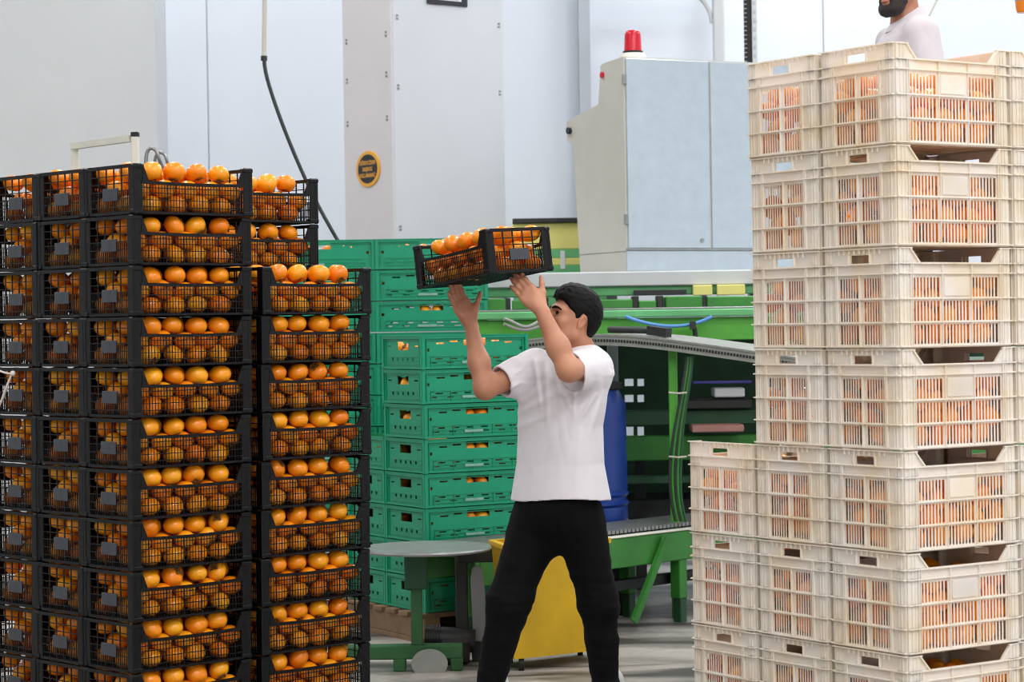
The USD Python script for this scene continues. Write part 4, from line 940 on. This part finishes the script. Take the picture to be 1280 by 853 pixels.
def shoe(A, dirv):
    d = unit(np.array([dirv[0], dirv[1], 0])); R = frame(d); P = lambda f, l, u: np.array([A[0], A[1], 0]) + R @ np.array([f, l, u])
    f0 = union([ell(P(-0.035, 0, 0.045), (0.05, 0.038, 0.05), R), ell(P(0.06, 0, 0.035), (0.075, 0.042, 0.036), R), ell(P(0.125, 0, 0.03), (0.05, 0.044, 0.034), R), cone(P(-0.03, 0, 0.05), P(-0.035, 0, 0.09), 0.038, 0.04)], 0.04)
    return surface(lambda p: smax(f0(p), 0.001 - p[:, 2], 0.008), *bbox([P(-0.1, -0.07, 0), P(0.19, 0.07, 0.14), P(0.19, -0.07, 0), P(-0.1, 0.07, 0)], 0.01), 0.005)

# --- the worker lifting the crate
t = thing('person', 'person in white t-shirt and black trousers lifting a black crate of persimmons overhead', 'person')
YB = 9.05; ph = math.radians(51)
Lx, Fx = np.array([math.sin(ph), -math.cos(ph), 0]), np.array([-math.cos(ph), -math.sin(ph), 0])
HR = frame((-0.90, -0.30, 0.28)); HH = at(716, 400.5, YB - 0.02)
neck = at(726, 446, YB + 0.02)
shR, shL = at(664, 462, 9.14), at(746, 460, 9.0)
elR, wrR = at(606, 486, 9.02), at(588, 405, 9.10)
elL, wrL = at(711, 463, 8.74), at(676, 387, 8.80)
cz = [(0.62, 698), (0.81, 701), (0.95, 700), (1.10, 700), (1.20, 703), (1.30, 706), (1.36, 708), (1.405, 716)]
ctr = np.array([at(px, 408 + (1.5 - z) * 314, YB)[:2] for z, px in cz]); zz = [z for z, _ in cz]
rx = [0.20, 0.213, 0.186, 0.181, 0.186, 0.186, 0.150, 0.078]; ry = [0.155, 0.155, 0.136, 0.132, 0.132, 0.120, 0.092, 0.066]
tors = loft([0.82] + zz[2:], np.vstack([ctr[1], ctr[2:]]), np.array(rx)[1:] - 0.034, np.array(ry)[1:] - 0.034, Lx, Fx, 2.2)
hd = head_field(HH, HR)
armR = [(cone(shR, elR, 0.050, 0.041), 0.03), (cone(elR, elR * 0.6 + wrR * 0.4, 0.040, 0.041), 0.03), (cone(elR * 0.6 + wrR * 0.4, wrR, 0.040, 0.026), 0.03)]
armL = [(cone(shL, elL, 0.052, 0.043), 0.03), (cone(elL, elL * 0.62 + wrL * 0.38, 0.041, 0.043), 0.03), (cone(elL * 0.62 + wrL * 0.38, wrL, 0.042, 0.027), 0.03)]
hR = hand(wrR, (-0.42, -0.05, 0.88), (0.12, -0.72, 0.55), True, [(0.05, 0.12, 0.1)] * 2 + [(0.1, 0.15, 0.1)] * 2, (0.66, 0.72, 0.15), 0.03)
hL = hand(wrL, (-0.62, 0.22, 0.76), (-0.30, 0.80, 0.42), False, [(0.22, 0.2, 0.12), (0.18, 0.2, 0.1), (0.14, 0.2, 0.1), (0.10, 0.2, 0.1)], (0.80, 0.58, 0.1), 0.03)
def group_f(prims, k, c, r):
    g = union(prims, k)
    def f(p):
        d = np.linalg.norm(p - c, axis=1) - r + 0.02; m = d < 0.10
        if m.any(): d[m] = g(p[m])
        return d
    return f
gR, gL = group_f(hR, 0.008, wrR + unit((-0.42, -0.05, 0.88)) * 0.09, 0.14), group_f(hL, 0.008, wrL + unit((-0.62, 0.22, 0.76)) * 0.09, 0.14)
arms = union(armR + armL, 0.03)
neckf = union([(cone(HH + HR @ np.array([-0.028, 0, -0.05]), neck, 0.056, 0.060), 0.02), (cone(neck, at(712, 462, YB), 0.062, 0.09), 0.03)], 0.02)
def body(p):
    d = smin(tors(p), neckf(p), 0.03); d = smin(d, hd(p), 0.02); d = smin(d, arms(p), 0.03); d = smin(d, gR(p), 0.010); return smin(d, gL(p), 0.010)
obj('body', surface(body, (-0.42, 8.55, 0.60), (0.52, 9.42, 1.74), 0.0036), 'skin', t, smooth=True)
person_head(t, HH, HR, hdf=hd, gaze=(0.85, 0.48, 0.2))
# t-shirt: hollow near its openings
sleeveR, sleeveL = shR * 0.36 + elR * 0.64, at(717, 467, 8.84)
tsh = loft(zz, ctr, rx, ry, Lx, Fx, 2.3)
dR, dL = unit(elR - shR), unit((-0.86, -0.50, -0.12))
w1, w2 = wrinkle(1, 0.0045, 3, (13, 13, 3.2)), wrinkle(1, 0.003, 9, (6, 6, 26))
slR, slL = cone(shR + [0.02, 0, 0.01], sleeveR, 0.078, 0.068), cone(shL + [-0.02, 0.02, 0.0], sleeveL, 0.086, 0.084)
FOLDS = [(654, 503, 694, 470, 0.012, 0.008), (650, 517, 704, 486, 0.013, 0.008), (650, 535, 690, 515, 0.014, 0.006), (668, 450, 677, 520, 0.010, 0.008), (681, 448, 685, 545, 0.011, 0.008), (693, 452, 701, 512, 0.010, 0.008),
         (700, 484, 713, 512, 0.009, 0.009), (717, 488, 716, 524, 0.009, 0.009), (744, 494, 726, 522, 0.010, 0.008), (753, 492, 738, 545, 0.011, 0.008), (664, 585, 700, 520, 0.016, 0.005), (720, 600, 728, 530, 0.018, 0.005), (640, 470, 660, 455, 0.010, 0.006), (632, 490, 655, 476, 0.009, 0.006)]
def shirt(p):
    low = np.maximum(0, 0.06 - np.abs(p[:, 2] - 1.30)) / 0.06
    wr = w1(p) * np.clip((p[:, 2] - 0.78) * 3, 0.3, 1) + w2(p) * low
    cutR, cutL = (p - sleeveR) @ dR, (p - sleeveL) @ dL; T, r_, l_ = tsh(p) - wr, slR(p) - wr, slL(p) - wr
    d = smin(smin(T, np.maximum(r_, cutR), 0.05), np.maximum(l_, cutL), 0.05)
    for (ax, ay, bx_, by_, wd, am) in FOLDS:
        A_, B_ = at(ax, ay, 8.95), at(bx_, by_, 8.95); ab = (B_ - A_)[[0, 2]]; q = p[:, [0, 2]] - A_[[0, 2]]; h = np.clip(q @ ab / (ab @ ab), 0, 1)
        d = d - am * np.exp(-(np.linalg.norm(q - h[:, None] * ab, axis=1) / wd) ** 2) * np.sin(np.pi * np.clip(h * 0.8 + 0.15, 0, 1)) * (p[:, 1] < 9.1)
    out = T > 0.004
    for c_, q in ((cutR, r_), (cutL, l_)): d = np.where((c_ > -0.05) & out, np.maximum(d, -(q + 0.009)), d)
    d = np.where((p[:, 2] < 0.832) | (p[:, 2] > 1.37), np.maximum(d, -(T + 0.009)), d)
    hem = 0.812 + 0.008 * np.sin((p[:, 0] - 0.1) * 14); d = np.maximum(d, hem - p[:, 2])
    cn = neck + [-0.004, -0.004, 0]; nd = unit((-0.25, -0.35, 1.0))
    return np.maximum(d, -(np.linalg.norm(p - cn - np.outer((p - cn) @ nd, nd), axis=1) - 0.064) - 9.0 * (p[:, 2] < 1.32))
obj('t_shirt', surface(shirt, (-0.30, 8.62, 0.78), (0.52, 9.40, 1.47), 0.0045), 'shirt', t, smooth=True)
nd = unit((-0.25, -0.35, 1.0)); e1 = unit(np.cross(nd, (0, 1, 0))); e2 = np.cross(nd, e1); nc = neck + [-0.004, -0.004, -0.004]
ca_ = np.linspace(0, 2 * np.pi, 49); rad = 0.069 + 0.004 * np.cos(2 * ca_)
obj('neck_rib', MB().tube(np.array([nc + r_ * (e1 * math.cos(a) + e2 * math.sin(a)) for a, r_ in zip(ca_, rad)]), 0.0095, 10), 'shirt', t, smooth=60)
# trousers
pel = np.array([*at(697, 640, YB)[:2], 0.76])
hipR, hipL = at(669, 660, 9.09), at(725, 660, 9.01)
knR, knL = at(636, 752, 9.02), at(748, 752, 9.02); anR, anL = at(612, 851, 9.08), at(757, 853, 9.05)
legs = union([(ell(pel + [0, 0, 0.01], (0.185, 0.145, 0.14), np.stack([Lx, Fx, [0, 0, 1]], 1)), 0.05), (cone(hipR, knR, 0.108, 0.084), 0.05), (cone(knR, anR + [0, 0, -0.02], 0.082, 0.060), 0.05), (cone(hipL, knL, 0.104, 0.074), 0.05), (cone(knL, anL + [0, 0, -0.02], 0.076, 0.058), 0.05),
              (cone(pel + [0, 0, -0.02], pel + [-0.02, 0, -0.125], 0.10, 0.045), 0.05)], 0.05)
w3, w4 = wrinkle(1, 0.006, 5, (5, 5, 16)), wrinkle(1, 0.004, 8, (14, 14, 5))
def trous(p):
    k = np.exp(-((p[:, 2] - 0.40) / 0.12) ** 2) + np.exp(-((p[:, 2] - 0.10) / 0.09) ** 2) + 0.35
    d = legs(p) - w3(p) * k - w4(p); return np.maximum(np.maximum(d, 0.045 - p[:, 2]), p[:, 2] - 0.90)
obj('trousers', surface(trous, (-0.26, 8.80, 0.03), (0.52, 9.36, 0.93), 0.006), 'trousers', t, smooth=True)
for a in (anR, anL): obj('shoe', shoe(a, Fx + [-0.4, 0, 0]), 'shoe', t, smooth=True)

# the crate in his hands
ca, cb = np.array([-0.5775, 0.8108, -0.0949]), np.array([0.8113, 0.583, 0.0439]); ca /= np.linalg.norm(ca); cb -= (cb @ ca) * ca; cb /= np.linalg.norm(cb)
cu = np.cross(cb, ca) * 1.0; cu = cu if cu[2] > 0 else -cu
org = np.array([-0.0803, 8.681, 1.7004])
hm = mat4(org + ca * BL / 2 + cb * BW / 2, np.stack([-ca, cb, cu], 1))
dup(black_first, hm, 'black plastic crate of persimmons held up in both hands by the worker', 'held crate')
hn = row_names('crate held overhead')
crate_fill(hm, True, True, lambda L, r: hn(L, r), 0.012)

# --- second worker on a platform behind the cream stack
deck = 1.33
t = thing('work_platform', 'green steel work platform behind the cream stack', 'platform')
X0, X1, Y0, Y1 = 1.32, 2.25, 9.2, 10.3
obj('deck', MB().bev(X0, X1, Y0, Y1, deck - 0.04, deck, 0.005), 'green_dark', t)
for x in (X0 + 0.04, X1 - 0.04):
    for y in (Y0 + 0.04, Y1 - 0.04): obj('leg', MB().bev(x - 0.03, x + 0.03, y - 0.03, y + 0.03, 0, deck - 0.04, 0.004), 'green_dark', t)
t = thing('person', 'bearded person in pale polo shirt behind the cream crates, face cut by frame', 'person')
Y2 = 9.62; R2 = frame((-0.80, -0.60, -0.06)); H2 = at(1123, -19, Y2); q2 = math.radians(10)
F2, L2 = np.array([-math.cos(q2), -math.sin(q2), 0]), np.array([math.sin(q2), -math.cos(q2), 0])
n2 = at(1133, 30, Y2 + 0.03)
zs2 = np.array([0.52, 0.66, 0.85, 1.0, 1.15, 1.25, 1.33, 1.40]) + (n2[2] - 1.40); c2 = np.array([n2[:2] + F2[:2] * o for o in (0.02, 0.025, 0.035, 0.03, 0.03, 0.02, 0.01, 0.0)])
rx2 = np.array([0.17, 0.185, 0.175, 0.175, 0.185, 0.185, 0.150, 0.075]); ry2 = np.array([0.13, 0.135, 0.135, 0.13, 0.13, 0.122, 0.098, 0.066])
hd2 = head_field(H2, R2); tor2 = loft(zs2, c2, rx2 - 0.025, ry2 - 0.025, L2, F2, 2.2)
def arm2(s):
    S = n2 + L2 * s * 0.19 + [0, 0, -0.075]; E2 = S + L2 * s * 0.03 - F2 * 0.03 + [0, 0, -0.28]; W2 = E2 + F2 * 0.10 + [0, 0, -0.235]; return S, E2, W2
pr2 = [(cone(H2 + R2 @ np.array([-0.028, 0, -0.05]), n2 + [0, 0, 0.0], 0.056, 0.060), 0.02), (cone(n2, n2 + [0, 0, -0.08], 0.062, 0.09), 0.03)]; hands2 = []
for s in (1, -1):
    S, E2, W2 = arm2(s); pr2 += [(cone(S, E2, 0.050, 0.042), 0.03), (cone(E2, W2, 0.042, 0.027), 0.03)]
    hands2 += hand(W2, (F2 * 0.15 + [0, 0, -1]), -L2 * s, s < 0, [(0.25, 0.3, 0.2)] * 4, (0.8, 0.5, 0.2), 0.08)
u2, uh2 = union(pr2, 0.03), union(hands2, 0.008)
obj('body', surface(lambda p: smin(smin(smin(tor2(p), u2(p), 0.03), hd2(p), 0.02), uh2(p), 0.01), n2 + [-0.45, -0.45, -0.92], n2 + [0.45, 0.45, 0.36], 0.0048), 'skin_tan', t, smooth=True)
person_head(t, H2, R2, hdf=hd2)
PB2 = lambda f, l, u: H2 + R2 @ np.array([f, l, u])
bd = union([(cone(PB2(0.0, s * 0.056, -0.045), PB2(0.05, s * 0.03, -0.100), 0.021, 0.022), 0.02) for s in (-1, 1)] + [(cone(PB2(0.066, 0.014, -0.106), PB2(0.066, -0.014, -0.106), 0.024, 0.024), 0.03), (cone(PB2(0.05, 0.03, -0.100), PB2(0.05, -0.03, -0.100), 0.024, 0.024), 0.03)] + [(cone(PB2(0.088, s * 0.004, -0.050), PB2(0.074, s * 0.032, -0.066), 0.0075, 0.007), 0.008) for s in (-1, 1)] + [(cone(PB2(0.074, s * 0.032, -0.066), PB2(0.066, s * 0.026, -0.098), 0.010, 0.014), 0.012) for s in (-1, 1)], 0.02)
mo2 = ell(PB2(0.098, 0, -0.068), (0.022, 0.021, 0.0115), R2)
obj('beard', surface(lambda p: smax(bd(p) - 0.006 * (meshkit.fbm(p * 90, 2) - 0.5), -mo2(p), 0.004), *bbox([PB2(f, l, u) for f in (-0.05, 0.13) for l in (-0.1, 0.1) for u in (-0.15, -0.01)], 0), 0.004), 'beard', t, smooth=True)
obj('lips', MB().tube(spline([PB2(0.082, 0.020, -0.0695), PB2(0.0905, 0.008, -0.071), PB2(0.0905, -0.008, -0.071), PB2(0.082, -0.020, -0.0695)], 10), [0.003, 0.0055, 0.0065, 0.007, 0.007, 0.007, 0.007, 0.0065, 0.0055, 0.003], 8), 'lip', t, smooth=60)
shirt2 = loft(zs2, c2, rx2, ry2, L2, F2, 2.3); sl2 = []
for s in (1, -1): S, E2, W2 = arm2(s); sl2.append((cone(S - L2 * s * 0.02 + [0, 0, 0.012], S * 0.25 + E2 * 0.75, 0.078, 0.073), 0.06))
sl2f = union(sl2, 0.03)
w5 = wrinkle(1, 0.005, 4, (10, 10, 4))
def polo(p):
    d = smin(shirt2(p), sl2f(p), 0.05) - w5(p); 
    return np.maximum(np.maximum(d, zs2[0] + 0.10 - p[:, 2]), -(np.linalg.norm((p - n2)[:, :2], axis=1) - 0.062) - 9.0 * (p[:, 2] < n2[2] - 0.08))
obj('polo_shirt', surface(polo, n2 + [-0.4, -0.4, -0.85], n2 + [0.4, 0.4, 0.06], 0.0055), 'shirt_polo', t, smooth=True)
ang = np.linspace(-2.75, 2.75, 29); col = MB()
ring = lambda a, r, z: n2 + (F2 * math.cos(a) + L2 * math.sin(a)) * r + [0, 0, z - 0.042 * math.cos(a) + 0.026]
rows = [[ring(a, 0.064, 0.012) for a in ang], [ring(a, 0.067, 0.018) for a in ang], [ring(a, 0.088, -0.012) for a in ang], [ring(a, 0.091, -0.022) for a in ang], [ring(a, 0.074, -0.020) for a in ang]]
v = np.vstack(rows); N = len(ang); fc = []
for i in range(5):
    for j in range(N - 1):
        a, b, c, d = i*N+j, i*N+j+1, ((i+1) % 5)*N+j+1, ((i+1) % 5)*N+j; fc += [(a, c, b), (a, d, c)]
obj('collar', col.add(v, fc), 'shirt_polo', t, smooth=40)
tr2 = []
bs = n2 * [1, 1, 0] + [0, 0, deck]
for s in (1, -1):
    h_, k_, a_ = bs + L2 * s * 0.09 + [0, 0, zs2[0] + 0.10 - deck], bs + L2 * s * 0.11 + F2 * 0.03 + [0, 0, 0.48], bs + L2 * s * 0.12 + [0, 0, 0.07]
    tr2 += [(cone(h_, k_, 0.10, 0.075), 0.05), (cone(k_, a_, 0.075, 0.058), 0.05)]
tr2.append((ell(bs + [0, 0, zs2[0] + 0.10 - deck], (0.165, 0.13, 0.16), np.stack([L2, F2, [0, 0, 1]], 1)), 0.06)); tf2 = union(tr2, 0.05)
obj('trousers', surface(lambda p: np.maximum(np.maximum(tf2(p), deck + 0.05 - p[:, 2]), p[:, 2] - zs2[0] - 0.22), bs + [-0.35, -0.35, 0.03], bs + [0.35, 0.35, zs2[0] - deck + 0.26], 0.009), 'trousers', t, smooth=True)
for s in (1, -1):
    m = shoe(bs + L2 * s * 0.12, F2); m.apply_translation((0, 0, deck)); obj('shoe', m, 'shoe', t, smooth=True)

# ------------------------------------------------------------------ all the fruit that only glimmers through slats
pi = UsdGeom.PointInstancer.Define(stage, '/World/persimmon_fill')
tag(pi.GetPrim(), 'mass of orange persimmons glimpsed behind crate slats', 'persimmons', kind='stuff')
pr = usdkit.mesh(stage, '/World/persimmon_fill/fruit', FRUIT, M['persimmon'], smooth=True)
pi.CreatePrototypesRel().SetTargets([pr.GetPath()])
L_ = np.array(loose); sc = np.linalg.norm(L_[:, :3, 0], axis=1)
from scipy.spatial.transform import Rotation
qt = Rotation.from_matrix(L_[:, :3, :3] / sc[:, None, None]).as_quat()
pi.CreateProtoIndicesAttr(Vt.IntArray([0] * len(L_)))
pi.CreatePositionsAttr(Vt.Vec3fArray.FromNumpy(L_[:, :3, 3].astype(np.float32)))
pi.CreateOrientationsAttr(Vt.QuathArray([Gf.Quath(float(w), float(x), float(y), float(z)) for x, y, z, w in qt]))
pi.CreateScalesAttr(Vt.Vec3fArray.FromNumpy(np.repeat(sc[:, None], 3, 1).astype(np.float32)))
